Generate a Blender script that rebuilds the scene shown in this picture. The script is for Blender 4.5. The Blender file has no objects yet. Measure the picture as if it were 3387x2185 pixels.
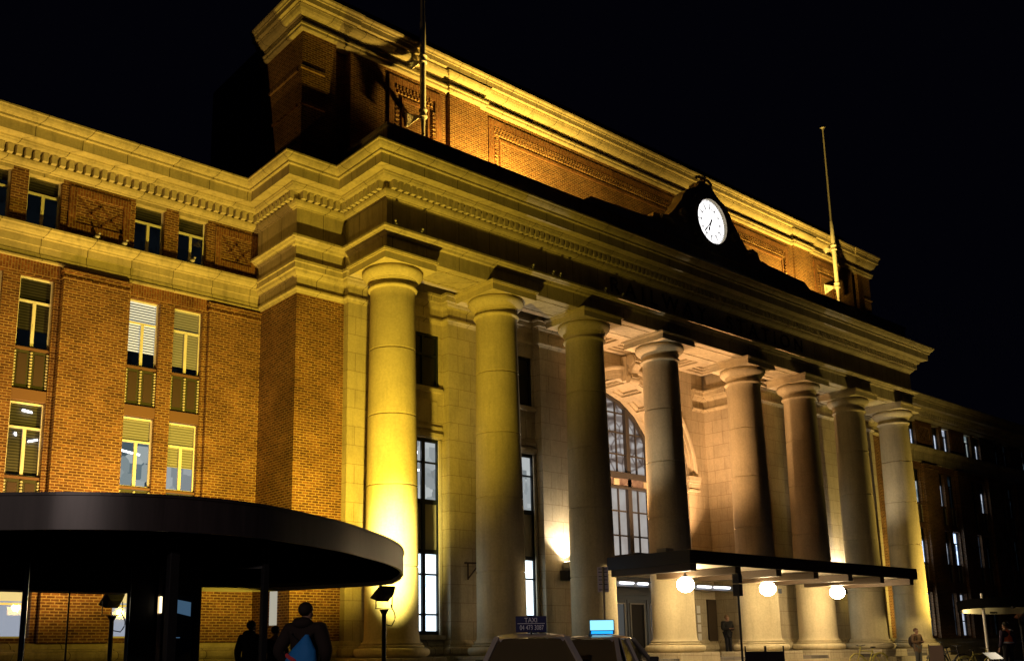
import bpy, bmesh, math, random
from mathutils import Vector, Matrix
random.seed(7)
PI = math.pi
C = bpy.context.scene.collection
sc = bpy.context.scene

# ------------------------------------------------------------------ camera
cam_d = bpy.data.cameras.new('camera')
cam = bpy.data.objects.new('camera', cam_d); C.objects.link(cam)
RX = (0.77189379, -0.6356463, -0.01156532); UX = (-0.11875156, -0.16202902, 0.97961455); FX = (0.62456229, 0.75478499, 0.20055318)
cam.matrix_world = Matrix(((RX[0], UX[0], -FX[0], -17.1894), (RX[1], UX[1], -FX[1], -24.2654), (RX[2], UX[2], -FX[2], 0.2465), (0, 0, 0, 1)))
cam_d.sensor_width = 36; cam_d.lens = 3246.14 / 3387 * 36
cam_d.shift_x = (1693.5 - 1535.72) / 3387; cam_d.shift_y = (1478.55 - 1092.5) / 3387
cam_d.clip_start = .1; cam_d.clip_end = 2000
sc.camera = cam

# ------------------------------------------------------------------ night sky
w = bpy.data.worlds.new('World'); sc.world = w; w.use_nodes = True
nt = w.node_tree; bg = nt.nodes['Background']
bg.inputs[0].default_value = (0.35, 0.36, 1.0, 1); bg.inputs[1].default_value = 0.0018
sc.view_settings.view_transform = 'Standard'; sc.view_settings.look = 'None'
sc.view_settings.exposure = 0.0; sc.view_settings.gamma = 1
sc.cycles.use_adaptive_sampling = True
sc.cycles.max_bounces = 6; sc.cycles.diffuse_bounces = 3; sc.cycles.transparent_max_bounces = 12
sc.cycles.sample_clamp_indirect = 4.0
sc.cycles.use_denoising = True

def aim(o, target):
    d = Vector(target) - o.location
    o.rotation_euler = d.to_track_quat('-Z', 'Y').to_euler()

def lamp(kind, name, loc, power, color, target=None, size=.15, angle=100, blend=.4, parent=None, sy=None):
    l = bpy.data.lights.new(name, kind); l.energy = power; l.color = color
    o = bpy.data.objects.new(name, l); C.objects.link(o); o.location = loc
    if kind == 'SPOT': l.spot_size = math.radians(angle); l.spot_blend = blend; l.shadow_soft_size = size
    elif kind == 'POINT': l.shadow_soft_size = size
    elif kind == 'AREA':
        l.size = size
        if sy: l.shape = 'RECTANGLE'; l.size_y = sy
    if target: aim(o, target)
    if parent:
        o.parent = parent; o.matrix_parent_inverse = Matrix.Translation(-parent.location)
    return o

YEL = (1.0, .68, .06); ORG = (1.0, .62, .10)
GLOBE_L = 130.0

# ------------------------------------------------------------------ node helpers
def mat(name, color=(.5, .5, .5), rough=.7, metal=0, emit=None, estr=1, spec=.3):
    m = bpy.data.materials.new(name); m.use_nodes = True
    b = m.node_tree.nodes['Principled BSDF']
    b.inputs['Base Color'].default_value = (*color, 1); b.inputs['Roughness'].default_value = rough
    b.inputs['Metallic'].default_value = metal; b.inputs['Specular IOR Level'].default_value = spec
    if emit: b.inputs['Emission Color'].default_value = (*emit, 1); b.inputs['Emission Strength'].default_value = estr
    return m
def nd(m, t, **k):
    n = m.node_tree.nodes.new(t)
    for a, v in k.items(): setattr(n, a, v)
    return n
def lk(m, a, b): m.node_tree.links.new(a, b)
def posnode(m, loc=False):
    return nd(m, 'ShaderNodeTexCoord').outputs['Object'] if loc else nd(m, 'ShaderNodeNewGeometry').outputs['Position']
def wallvec(m, loc=False):
    s = nd(m, 'ShaderNodeSeparateXYZ'); lk(m, posnode(m, loc), s.inputs[0])
    a = nd(m, 'ShaderNodeMath', operation='ADD'); lk(m, s.outputs[0], a.inputs[0]); lk(m, s.outputs[1], a.inputs[1])
    c = nd(m, 'ShaderNodeCombineXYZ'); lk(m, a.outputs[0], c.inputs[0]); lk(m, s.outputs[2], c.inputs[1])
    return c.outputs[0], s
def noise(m, vec, scale, detail=4, rough=.6):
    n = nd(m, 'ShaderNodeTexNoise'); n.inputs['Scale'].default_value = scale; n.inputs['Detail'].default_value = detail
    n.inputs['Roughness'].default_value = rough
    lk(m, vec, n.inputs['Vector']); return n
def ramp(m, fac, stops):
    r = nd(m, 'ShaderNodeValToRGB'); cr = r.color_ramp
    cr.elements[0].position = stops[0][0]; cr.elements[0].color = (*stops[0][1], 1)
    cr.elements[1].position = stops[-1][0]; cr.elements[1].color = (*stops[-1][1], 1)
    for p_, c_ in stops[1:-1]:
        e = cr.elements.new(p_); e.color = (*c_, 1)
    lk(m, fac, r.inputs[0]); return r
def mix(m, fac, a, b, mode='MIX'):
    n = nd(m, 'ShaderNodeMix', data_type='RGBA', blend_type=mode)
    if isinstance(fac, float): n.inputs[0].default_value = fac
    else: lk(m, fac, n.inputs[0])
    for s, v in ((6, a), (7, b)):
        if isinstance(v, tuple): n.inputs[s].default_value = (*v, 1)
        else: lk(m, v, n.inputs[s])
    return n.outputs[2]
def bump(m, height, strength, dist=.01):
    b = nd(m, 'ShaderNodeBump'); b.inputs['Strength'].default_value = strength; b.inputs['Distance'].default_value = dist
    lk(m, height, b.inputs['Height']); lk(m, b.outputs[0], m.node_tree.nodes['Principled BSDF'].inputs['Normal'])

def brick_mat(name, c1, c2, mortar, bw=.235, rh=.082, ms=.013, rot=False):
    m = mat(name, rough=.85)
    v, s = wallvec(m)
    if rot:
        sw = nd(m, 'ShaderNodeSeparateXYZ'); lk(m, v, sw.inputs[0]); cb = nd(m, 'ShaderNodeCombineXYZ')
        lk(m, sw.outputs[1], cb.inputs[0]); lk(m, sw.outputs[0], cb.inputs[1]); v2 = cb.outputs[0]
    else: v2 = v
    b = nd(m, 'ShaderNodeTexBrick'); lk(m, v2, b.inputs['Vector'])
    b.inputs['Scale'].default_value = 1; b.inputs['Brick Width'].default_value = bw; b.inputs['Row Height'].default_value = rh
    b.inputs['Mortar Size'].default_value = ms; b.inputs['Mortar Smooth'].default_value = .3
    b.inputs['Color1'].default_value = (*c1, 1); b.inputs['Color2'].default_value = (*c2, 1); b.inputs['Mortar'].default_value = (*mortar, 1)
    b.inputs['Bias'].default_value = -.1; b.offset = .5
    n1 = noise(m, v, .7, 5); n2 = noise(m, v, 9, 3)
    big = ramp(m, n1.outputs[0], [(.3, (.62, .55, .5)), (.7, (1.25, 1.2, 1.15))])
    sm = ramp(m, n2.outputs[0], [(.25, (.65, .6, .6)), (.75, (1.3, 1.25, 1.2))])
    c = mix(m, 1.0, b.outputs['Color'], big.outputs[0], 'MULTIPLY'); c = mix(m, 1.0, c, sm.outputs[0], 'MULTIPLY')
    lk(m, c, m.node_tree.nodes['Principled BSDF'].inputs['Base Color'])
    inv = nd(m, 'ShaderNodeMath', operation='SUBTRACT'); inv.inputs[0].default_value = 1; lk(m, b.outputs['Fac'], inv.inputs[1])
    bump(m, inv.outputs[0], .6, .012)
    return m

def stone_mat(name, col, bw=1.35, rh=100., ms=.012, joint=.45, dark=.75, offset=0., stain=.5, off=0.):
    m = mat(name, rough=.8)
    v, s = wallvec(m)
    b = nd(m, 'ShaderNodeTexBrick'); mp = nd(m, 'ShaderNodeVectorMath', operation='ADD'); mp.inputs[1].default_value = (off, 50 if rh > 50 else .1, 0)
    lk(m, v, mp.inputs[0]); lk(m, mp.outputs[0], b.inputs['Vector'])
    b.inputs['Scale'].default_value = 1; b.inputs['Brick Width'].default_value = bw; b.inputs['Row Height'].default_value = rh
    b.inputs['Mortar Size'].default_value = ms; b.inputs['Mortar Smooth'].default_value = .1; b.offset = offset
    k = dark
    b.inputs['Color1'].default_value = (k, k, k, 1); b.inputs['Color2'].default_value = (1, 1, 1, 1); b.inputs['Mortar'].default_value = (joint * .55, joint * .5, joint * .45, 1)
    p = posnode(m)
    n1 = noise(m, p, .9, 6, .65); n2 = noise(m, p, 14, 4)
    r1 = ramp(m, n1.outputs[0], [(.3, tuple(c * (1 - .35 * stain) for c in col)), (.65, tuple(min(1, c * 1.08) for c in col))])
    r2 = ramp(m, n2.outputs[0], [(.25, (.86, .85, .84)), (.7, (1.06, 1.06, 1.06))])
    # vertical streaks of grime
    st = nd(m, 'ShaderNodeMapping'); st.inputs['Scale'].default_value = (3.5, 3.5, .35); lk(m, p, st.inputs[0])
    n3 = noise(m, st.outputs[0], 1.6, 5, .7); r3 = ramp(m, n3.outputs[0], [(.28, (1 - .45 * stain,) * 3), (.5, (1, 1, 1))])
    c = mix(m, 1.0, r1.outputs[0], r2.outputs[0], 'MULTIPLY'); c = mix(m, 1.0, c, b.outputs['Color'], 'MULTIPLY'); c = mix(m, 1.0, c, r3.outputs[0], 'MULTIPLY')
    lk(m, c, m.node_tree.nodes['Principled BSDF'].inputs['Base Color'])
    bump(m, n2.outputs[0], .25, .01)
    return m

STONE = (.56, .48, .31)
M = {}
M['brick'] = brick_mat('brown_brick', (.085, .036, .015), (.205, .098, .04), (.34, .245, .135), ms=.015)
M['brick_v'] = brick_mat('soldier_brick', (.13, .05, .02), (.24, .105, .045), (.26, .18, .10), rot=True)
M['brick_dark'] = brick_mat('dark_brick', (.07, .022, .01), (.14, .05, .02), (.2, .13, .07))
M['cornice'] = stone_mat('cornice_stone', STONE, bw=1.34, dark=.86, stain=.75)
M['ashlar'] = stone_mat('ashlar_stone', (.52, .45, .31), bw=1.1, rh=.61, ms=.009, joint=.95, dark=.88, offset=.5)
M['column'] = stone_mat('column_stone', (.57, .49, .31), bw=400, rh=400, ms=.001, dark=1, stain=.38)
M['plain'] = stone_mat('carved_stone', (.55, .48, .34), bw=400, rh=400, ms=.001, dark=1, stain=.5)
M['groove'] = mat('joint_shadow', (.12, .1, .07), .9)
M['letters'] = mat('incised_lettering', (.08, .065, .045), .5, .4)
M['roof'] = mat('lead_roof', (.06, .06, .065), .7)
M['green'] = mat('painted_spandrel_panel', (.055, .055, .032), .55)
M['plum'] = mat('spandrel_inset', (.06, .038, .034), .6)
M['rope'] = mat('cream_rope_moulding', (.48, .46, .38), .6)
M['cream'] = mat('cream_window_paint', (.80, .78, .74), .45)
M['lintel'] = mat('terracotta_lintel', (.17, .09, .06), .7)
M['darkmetal'] = mat('dark_steel_frame', (.012, .016, .022), .4, .3)
M['bronze'] = mat('bronze_mullion', (.055, .053, .055), .5, .2)
M['black'] = mat('black_paint', (.012, .011, .012), .45)
M['interior'] = mat('dim_interior', (.05, .05, .05), .9)
M['greypanel'] = mat('grey_spandrel', (.30, .27, .2), .6)
M['white'] = mat('white_paint', (.85, .83, .78), .45)

def glass_mat(name, tint=(1, 1, 1), gloss=.12):
    m = bpy.data.materials.new(name); m.use_nodes = True; t = m.node_tree; t.nodes.clear()
    o = nd(m, 'ShaderNodeOutputMaterial'); tr = nd(m, 'ShaderNodeBsdfTransparent'); gl = nd(m, 'ShaderNodeBsdfGlossy'); mx = nd(m, 'ShaderNodeMixShader')
    tr.inputs[0].default_value = (*tint, 1); gl.inputs['Roughness'].default_value = .03; fr = nd(m, 'ShaderNodeLayerWeight'); fr.inputs[0].default_value = .25
    ml = nd(m, 'ShaderNodeMath', operation='MULTIPLY_ADD'); lk(m, fr.outputs['Fresnel'], ml.inputs[0]); ml.inputs[1].default_value = .6; ml.inputs[2].default_value = gloss * .3
    lk(m, ml.outputs[0], mx.inputs[0]); lk(m, tr.outputs[0], mx.inputs[1]); lk(m, gl.outputs[0], mx.inputs[2]); lk(m, mx.outputs[0], o.inputs[0])
    return m
M['glass'] = glass_mat('window_glass', (.85, .88, .88))
M['tint'] = glass_mat('tinted_glass', (.93, .93, .9), .3)

def room_mat(name, kind):
    """lit room seen through a window: object-space emission pattern (x across, z up, 1 m units)"""
    m = bpy.data.materials.new(name); m.use_nodes = True; t = m.node_tree; t.nodes.clear()
    o = nd(m, 'ShaderNodeOutputMaterial'); e = nd(m, 'ShaderNodeEmission'); lk(m, e.outputs[0], o.inputs[0])
    tc = nd(m, 'ShaderNodeTexCoord'); v = tc.outputs['Object']
    oi = nd(m, 'ShaderNodeObjectInfo'); ad = nd(m, 'ShaderNodeVectorMath', operation='ADD')
    sc_ = nd(m, 'ShaderNodeVectorMath', operation='SCALE'); cb = nd(m, 'ShaderNodeCombineXYZ')
    lk(m, oi.outputs['Random'], cb.inputs[0]); lk(m, oi.outputs['Random'], cb.inputs[2]); sc_.inputs['Scale'].default_value = 17.; lk(m, cb.outputs[0], sc_.inputs[0])
    lk(m, v, ad.inputs[0]); lk(m, sc_.outputs[0], ad.inputs[1])
    b = nd(m, 'ShaderNodeTexVoronoi', feature='F1', distance='CHEBYCHEV'); b.inputs['Scale'].default_value = 2.2; lk(m, ad.outputs[0], b.inputs['Vector'])
    if kind == 'office': stops = [(0, (.03, .05, .07)), (.35, (.25, .33, .36)), (.6, (.55, .62, .62)), (1, (.85, .9, .88))]; s = .62
    elif kind == 'cool': stops = [(0, (.35, .55, .75)), (.3, (.7, .85, 1)), (1, (.95, 1, 1))]; s = 2.6
    elif kind == 'grey': stops = [(0, (.25, .28, .3)), (.4, (.5, .53, .54)), (1, (.8, .82, .82))]; s = .75
    elif kind == 'blue': stops = [(0, (.10, .14, .22)), (.4, (.25, .33, .5)), (1, (.5, .6, .8))]; s = 4.0
    elif kind == 'dim': stops = [(0, (.05, .06, .08)), (.5, (.12, .13, .16)), (1, (.25, .27, .32))]; s = 4.0
    elif kind == 'dark': stops = [(0, (.002, .003, .004)), (.86, (.006, .009, .012)), (.93, (.03, .06, .09)), (1, (.3, .4, .45))]; s = .5
    r = ramp(m, b.outputs['Color'], stops); lk(m, r.outputs[0], e.inputs[0]); e.inputs[1].default_value = s
    return m
for k_ in ('office', 'cool', 'grey', 'blue', 'dim', 'dark'): M['room_' + k_] = room_mat('room_' + k_, k_)

def blind_mat(name, c1, c2, emit=0., pitch=.07):
    m = mat(name, c1, .6); s = nd(m, 'ShaderNodeSeparateXYZ'); lk(m, posnode(m), s.inputs[0])
    d = nd(m, 'ShaderNodeMath', operation='DIVIDE'); lk(m, s.outputs[2], d.inputs[0]); d.inputs[1].default_value = pitch
    f_ = nd(m, 'ShaderNodeMath', operation='FRACT'); lk(m, d.outputs[0], f_.inputs[0])
    r = ramp(m, f_.outputs[0], [(0, c2), (.3, c2), (.42, c1), (.9, c1), (1, c2)])
    bs = m.node_tree.nodes['Principled BSDF']; lk(m, r.outputs[0], bs.inputs['Base Color'])
    if emit: lk(m, r.outputs[0], bs.inputs['Emission Color']); bs.inputs['Emission Strength'].default_value = emit
    return m
M['blind_white'] = blind_mat('white_backlit_blind', (.8, .8, .72), (.05, .05, .05), .75, .085)
M['blind_olive'] = blind_mat('beige_slat_blind', (.50, .47, .38), (.24, .22, .17), .06, .085)
M['blind_dark'] = blind_mat('shaded_slat_blind', (.15, .14, .11), (.045, .042, .035), 0, .085)

def emis(name, col, s):
    m = bpy.data.materials.new(name); m.use_nodes = True; t = m.node_tree; t.nodes.clear()
    o = nd(m, 'ShaderNodeOutputMaterial'); e = nd(m, 'ShaderNodeEmission'); e.inputs[0].default_value = (*col, 1); e.inputs[1].default_value = s
    lk(m, e.outputs[0], o.inputs[0]); return m
M['globe'] = emis('glowing_opal_globe', (1, .74, .40), GLOBE_L)
M['tube'] = emis('fluorescent_tube', (.95, .93, 1), 5)
M['dial'] = emis('backlit_opal_dial', (1, .98, .97), 1.9)
M['lens'] = emis('flood_lens', (1, .78, .25), 30)

# ------------------------------------------------------------------ mesh builder
FLIPX = 31.969
class MB:
    def __init__(s, flip=False): s.v = []; s.f = []; s.sm = []; s.flip = flip
    def add(s, vs, fs, smooth=False):
        n = len(s.v)
        if s.flip:
            vs = [(FLIPX - x, y, z) for x, y, z in vs]; fs = [tuple(reversed(f)) for f in fs]
        s.v += [tuple(q) for q in vs]; s.f += [tuple(i + n for i in f) for f in fs]; s.sm += [smooth] * len(fs)
        return s
    def box(s, x0, x1, y0, y1, z0, z1):
        return s.add([(x0, y0, z0), (x1, y0, z0), (x1, y1, z0), (x0, y1, z0), (x0, y0, z1), (x1, y0, z1), (x1, y1, z1), (x0, y1, z1)],
              [(0, 3, 2, 1), (4, 5, 6, 7), (0, 1, 5, 4), (1, 2, 6, 5), (2, 3, 7, 6), (3, 0, 4, 7)])
    def quad(s, a, b, c, d): return s.add([a, b, c, d], [(0, 1, 2, 3)])
    def bar(s, a, b, w, h=None, up=(0, 0, 1)):
        h = h or w; a = Vector(a); b = Vector(b); d = (b - a).normalized(); u = Vector(up)
        if abs(d.dot(u)) > .98: u = Vector((1, 0, 0))
        r = d.cross(u).normalized(); u = r.cross(d)
        vs = []
        for p in (a, b):
            for i, j in ((-1, -1), (1, -1), (1, 1), (-1, 1)): vs.append(tuple(p + r * (w / 2 * i) + u * (h / 2 * j)))
        return s.add(vs, [(0, 1, 2, 3), (7, 6, 5, 4), (0, 4, 5, 1), (1, 5, 6, 2), (2, 6, 7, 3), (3, 7, 4, 0)])
    def tube(s, pts, r, n=10, caps=True, rs=None):
        pts = [Vector(p) for p in pts]; rings = []
        for i, p in enumerate(pts):
            d = (pts[min(i + 1, len(pts) - 1)] - pts[max(i - 1, 0)]).normalized()
            u = Vector((0, 0, 1)) if abs(d.z) < .95 else Vector((1, 0, 0))
            a = d.cross(u).normalized(); b = a.cross(d); rr = rs[i] if rs else r
            rings.append([tuple(p + a * (rr * math.cos(2 * PI * k / n)) + b * (rr * math.sin(2 * PI * k / n))) for k in range(n)])
        vs = [q for R_ in rings for q in R_]; fs = []
        for i in range(len(pts) - 1):
            for k in range(n): fs.append((i * n + k, i * n + (k + 1) % n, (i + 1) * n + (k + 1) % n, (i + 1) * n + k))
        s.add(vs, fs, True)
        if caps: s.add(rings[0], [tuple(range(n))]); s.add(rings[-1], [tuple(reversed(range(n)))])
        return s
    def lathe(s, prof, cx=0, cy=0, n=48, smooth=True, caps=False):
        vs = [(cx + r * math.cos(2 * PI * k / n), cy + r * math.sin(2 * PI * k / n), z) for r, z in prof for k in range(n)]
        fs = [(i * n + k, i * n + (k + 1) % n, (i + 1) * n + (k + 1) % n, (i + 1) * n + k) for i in range(len(prof) - 1) for k in range(n)]
        s.add(vs, fs, smooth)
        if caps:
            for i, pr_ in ((0, prof[0]), (1, prof[-1])):
                s.add([(cx + pr_[0] * math.cos(2 * PI * k / n), cy + pr_[0] * math.sin(2 * PI * k / n), pr_[1]) for k in range(n)], [tuple(range(n)) if i else tuple(reversed(range(n)))])
        return s
    def sweep(s, path, prof, smooth=False, caps=True):
        n = len(prof); vs = []; P = [Vector((*p, 0)) for p in path]
        dirs = [(P[i + 1] - P[i]).normalized() for i in range(len(P) - 1)]
        nr = [Vector((d.y, -d.x, 0)) for d in dirs]
        for i, p in enumerate(P):
            if i == 0: o = nr[0]
            elif i == len(P) - 1: o = nr[-1]
            else: o = (nr[i - 1] + nr[i]) / (1 + nr[i - 1].dot(nr[i]))
            for a, z in prof: vs.append((p.x + o.x * a, p.y + o.y * a, z))
        fs = [(i * n + j, (i + 1) * n + j, (i + 1) * n + j + 1, i * n + j + 1) for i in range(len(P) - 1) for j in range(n - 1)]
        s.add(vs, fs, smooth)
        if caps:
            s.add(vs[:n], [tuple(range(n))]); s.add(vs[-n:], [tuple(reversed(range(n)))])
        return s
    def clathe(s, prof, cx=0, cy=0, n=56, ang=28):
        cur = [prof[0]]
        for i in range(1, len(prof)):
            cur.append(prof[i])
            if i < len(prof) - 1:
                a = math.atan2(prof[i][1] - prof[i - 1][1], prof[i][0] - prof[i - 1][0]); b = math.atan2(prof[i + 1][1] - prof[i][1], prof[i + 1][0] - prof[i][0])
                d = abs((b - a + PI) % (2 * PI) - PI)
                if d > math.radians(ang): s.lathe(cur, cx, cy, n); cur = [prof[i]]
        return s.lathe(cur, cx, cy, n)
    def sphere(s, c, r, n=20, sz=1, sx=1, sy=1):
        vs = []; fs = []; m_ = n // 2
        for i in range(m_ + 1):
            t = PI * i / m_
            for k in range(n): vs.append((c[0] + r * sx * math.sin(t) * math.cos(2 * PI * k / n), c[1] + r * sy * math.sin(t) * math.sin(2 * PI * k / n), c[2] + r * sz * math.cos(t)))
        for i in range(m_):
            for k in range(n): fs.append((i * n + k, (i + 1) * n + k, (i + 1) * n + (k + 1) % n, i * n + (k + 1) % n))
        return s.add(vs, fs, True)
    def mesh(s, name, m, fix=True):
        me = bpy.data.meshes.new(name); me.from_pydata(s.v, [], s.f); me.materials.append(m)
        me.polygons.foreach_set('use_smooth', s.sm)
        if fix:
            b = bmesh.new(); b.from_mesh(me); bmesh.ops.remove_doubles(b, verts=b.verts, dist=1e-5) if fix == 'w' else None
            bmesh.ops.recalc_face_normals(b, faces=b.faces); b.to_mesh(me); b.free()
        me.update(); return me
    def build(s, name, m, parent=None, fix=True, bevel=0, local=False):
        o = bpy.data.objects.new(name, s.mesh(name, m, fix)); C.objects.link(o)
        if parent:
            o.parent = parent
            if not local: o.matrix_parent_inverse = Matrix.Translation(-Vector(wloc(parent)))
        if bevel:
            b = o.modifiers.new('bevel', 'BEVEL'); b.width = bevel; b.segments = 2; b.limit_method = 'ANGLE'
        return o
def wloc(o):
    l = Vector(o.location)
    while o.parent:
        l += o.matrix_parent_inverse.translation; o = o.parent; l += o.location
    return l
def inst(name, me, parent, loc, rz=0):
    o = bpy.data.objects.new(name, me); C.objects.link(o); o.location = loc; o.rotation_euler.z = rz
    if parent:
        o.parent = parent; o.matrix_parent_inverse = Matrix.Translation(-Vector(wloc(parent)))
    return o
def loc_child(name, me, parent):
    o = bpy.data.objects.new(name, me); C.objects.link(o); o.parent = parent; return o
def tag(o, label=None, cat=None, group=None, kind=None):
    if label: o['label'] = label
    if cat: o['category'] = cat
    if group: o['group'] = group
    if kind: o['kind'] = kind
    return o
def thing(name, loc, label, cat, group=None, rz=0):
    o = bpy.data.objects.new(name, None); C.objects.link(o); o.location = loc; o.rotation_euler.z = rz
    o.empty_display_size = .3
    return tag(o, label, cat, group)
def wall(mb, x0, x1, z0, z1, y, holes, depth=.25):
    """front plane at y with rectangular holes and reveals going back by depth"""
    xs = sorted({x0, x1, *[h[0] for h in holes], *[h[1] for h in holes]}); zs = sorted({z0, z1, *[h[2] for h in holes], *[h[3] for h in holes]})
    for a, b in zip(xs, xs[1:]):
        run = None
        for c, d in zip(zs, zs[1:]):
            cx, cz = (a + b) / 2, (c + d) / 2
            if any(h[0] < cx < h[1] and h[2] < cz < h[3] for h in holes): continue
            mb.quad((a, y, c), (b, y, c), (b, y, d), (a, y, d))
    for h in holes:
        a, b, c, d = h; Y = y + depth
        mb.quad((a, y, c), (a, y, d), (a, Y, d), (a, Y, c)); mb.quad((b, y, c), (b, Y, c), (b, Y, d), (b, y, d))
        mb.quad((a, y, d), (b, y, d), (b, Y, d), (a, Y, d)); mb.quad((a, y, c), (a, Y, c), (b, Y, c), (b, y, c))
def coffer(mb, P, u0, u1, v0, v1, steps):
    """P(u,v,h): nested sunk frames; steps = [(inset, h)]"""
    r = (u0, u1, v0, v1, 0.)
    for ins, h in steps:
        q = (u0 + ins, u1 - ins, v0 + ins, v1 - ins)
        o = [(r[0], r[2]), (r[1], r[2]), (r[1], r[3]), (r[0], r[3])]; i_ = [(q[0], q[2]), (q[1], q[2]), (q[1], q[3]), (q[0], q[3])]
        for k in range(4):
            a, b = o[k], o[(k + 1) % 4]; c, d = i_[(k + 1) % 4], i_[k]
            mb.quad(P(*a, r[4]), P(*b, r[4]), P(*c, r[4]), P(*d, r[4]))
            mb.quad(P(*d, r[4]), P(*c, r[4]), P(*c, h), P(*d, h))
        r = (*q, h)
    mb.quad(P(r[0], r[2], r[4]), P(r[1], r[2], r[4]), P(r[1], r[3], r[4]), P(r[0], r[3], r[4]))

# ------------------------------------------------------------------ ground
m = mat('plaza_paving', (.10, .095, .09), .6)
v, s = wallvec(m); p_ = posnode(m)
b = nd(m, 'ShaderNodeTexBrick'); lk(m, p_, b.inputs['Vector']); b.inputs['Scale'].default_value = 1; b.inputs['Brick Width'].default_value = .6; b.inputs['Row Height'].default_value = .3
b.inputs['Mortar Size'].default_value = .008; b.inputs['Color1'].default_value = (.12, .11, .1, 1); b.inputs['Color2'].default_value = (.19, .17, .15, 1); b.inputs['Mortar'].default_value = (.05, .05, .05, 1)
n1 = noise(m, p_, 1.3, 6); r1 = ramp(m, n1.outputs[0], [(.3, (.7, .7, .7)), (.7, (1.15, 1.15, 1.15))])
lk(m, mix(m, 1., b.outputs[0], r1.outputs[0], 'MULTIPLY'), m.node_tree.nodes['Principled BSDF'].inputs['Base Color']); M['paving'] = m
m = mat('asphalt', (.045, .045, .047), .75); n1 = noise(m, posnode(m), 40, 4); r1 = ramp(m, n1.outputs[0], [(.3, (.03, .03, .03)), (.7, (.07, .07, .07))])
lk(m, r1.outputs[0], m.node_tree.nodes['Principled BSDF'].inputs['Base Color']); bump(m, n1.outputs[0], .4); M['asphalt'] = m
GZ = -1.0; PZ = -.85
g = MB(); g.quad((-700, -700, GZ), (700, -700, GZ), (700, 700, GZ), (-700, 700, GZ)); tag(g.build('ground', M['asphalt']), kind='structure')
g = MB(); g.box(-60, 90, -10.0, 20, GZ + .004, PZ); tag(g.build('pavement', M['paving'], bevel=.02), kind='structure')
g = MB(); g.box(-24, -7.5, -17.5, -10.02, GZ + .004, PZ - .004); tag(g.build('traffic_island', M['paving'], bevel=.02), kind='structure')

# ================================================================== STATION
ST = thing('station_building', (15.98, 1.7, PZ), 'large brick and cream stone railway station with eight giant columns, floodlit yellow at night', 'railway station')
S_ = 4.3913
COLX = [0, S_, 2 * S_, 3 * S_, 3 * S_ + 5.6207, 4 * S_ + 5.6207, 5 * S_ + 5.6207, 6 * S_ + 5.6207]
XE = FLIPX
WL, WR = -24.0, 68.0     # ends of the wings
WY = 4.25                # wing brick plane
def mir(path): return [(FLIPX - x, y) for x, y in reversed(path)]

# ---- main cornice, one run round wings, pavilions and portico (o measured from the frieze face)
left = [(WL, 4.16), (-2.6, 4.16), (-2.6, 1.62), (-.78, 1.62), (-.78, -.78)]
fullpath = left + [(FLIPX - x, y) for x, y in reversed(left)]; fullpath[-1] = (WR, 4.16)
corn = [(-.6, 15.50), (.96, 15.48), (.985, 15.45), (.985, 15.40), (.955, 15.38), (.93, 15.32), (.885, 15.26), (.83, 15.22), (.80, 15.205), (.80, 15.14), (.72, 15.12), (.715, 14.80), (.44, 14.775),
        (.43, 14.72), (.41, 14.71), (.39, 14.66), (.34, 14.62), (.05, 14.60), (.04, 14.35), (.17, 14.335), (.17, 14.30), (.15, 14.24), (.09, 14.18), (.045, 14.16), (.04, 14.13), (-.05, 14.125)]
MB().sweep(fullpath, corn).build('cornice', M['cornice'], ST)
d = MB(); dl = MB()
pitch = .245
for (x0, y0), (x1, y1) in zip(fullpath, fullpath[1:]):
    L = math.hypot(x1 - x0, y1 - y0); dx, dy = (x1 - x0) / L, (y1 - y0) / L; nx, ny = dy, -dx
    a0 = -.15 if (x0, y0) != (WL, 4.16) else 0
    k = int(round((L + .1) / pitch)); 
    for i in range(-1, k + 1):
        t = (i + .5) * pitch - .02
        convex_start, convex_end = True, True
        # keep clear of inner corners
        if t < .04 or t > L - .04:
            inner = (t < .04 and (x0, y0) in ((-2.6, 4.16), (-.78, 1.62), (FLIPX + .78, 1.62), (FLIPX + 2.6, 4.16))) or (t > L - .04 and (x1, y1) in ((-2.6, 4.16), (-.78, 1.62), (FLIPX + .78, 1.62), (FLIPX + 2.6, 4.16)))
            if inner or t < -.14 or t > L + .14: continue
        cx, cy = x0 + dx * t, y0 + dy * t
        q = [(cx + dx * sx * .075 + nx * o, cy + dy * sx * .075 + ny * o) for sx, o in ((-1, .04), (1, .04), (1, .31), (-1, .31))]
        vs = [(*p, 14.345) for p in q] + [(*p, 14.60) for p in q]
        d.add(vs, [(0, 3, 2, 1), (4, 5, 6, 7), (0, 1, 5, 4), (1, 2, 6, 5), (2, 3, 7, 6), (3, 0, 4, 7)])
d.build('dentil_course', M['plain'], ST)
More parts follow.
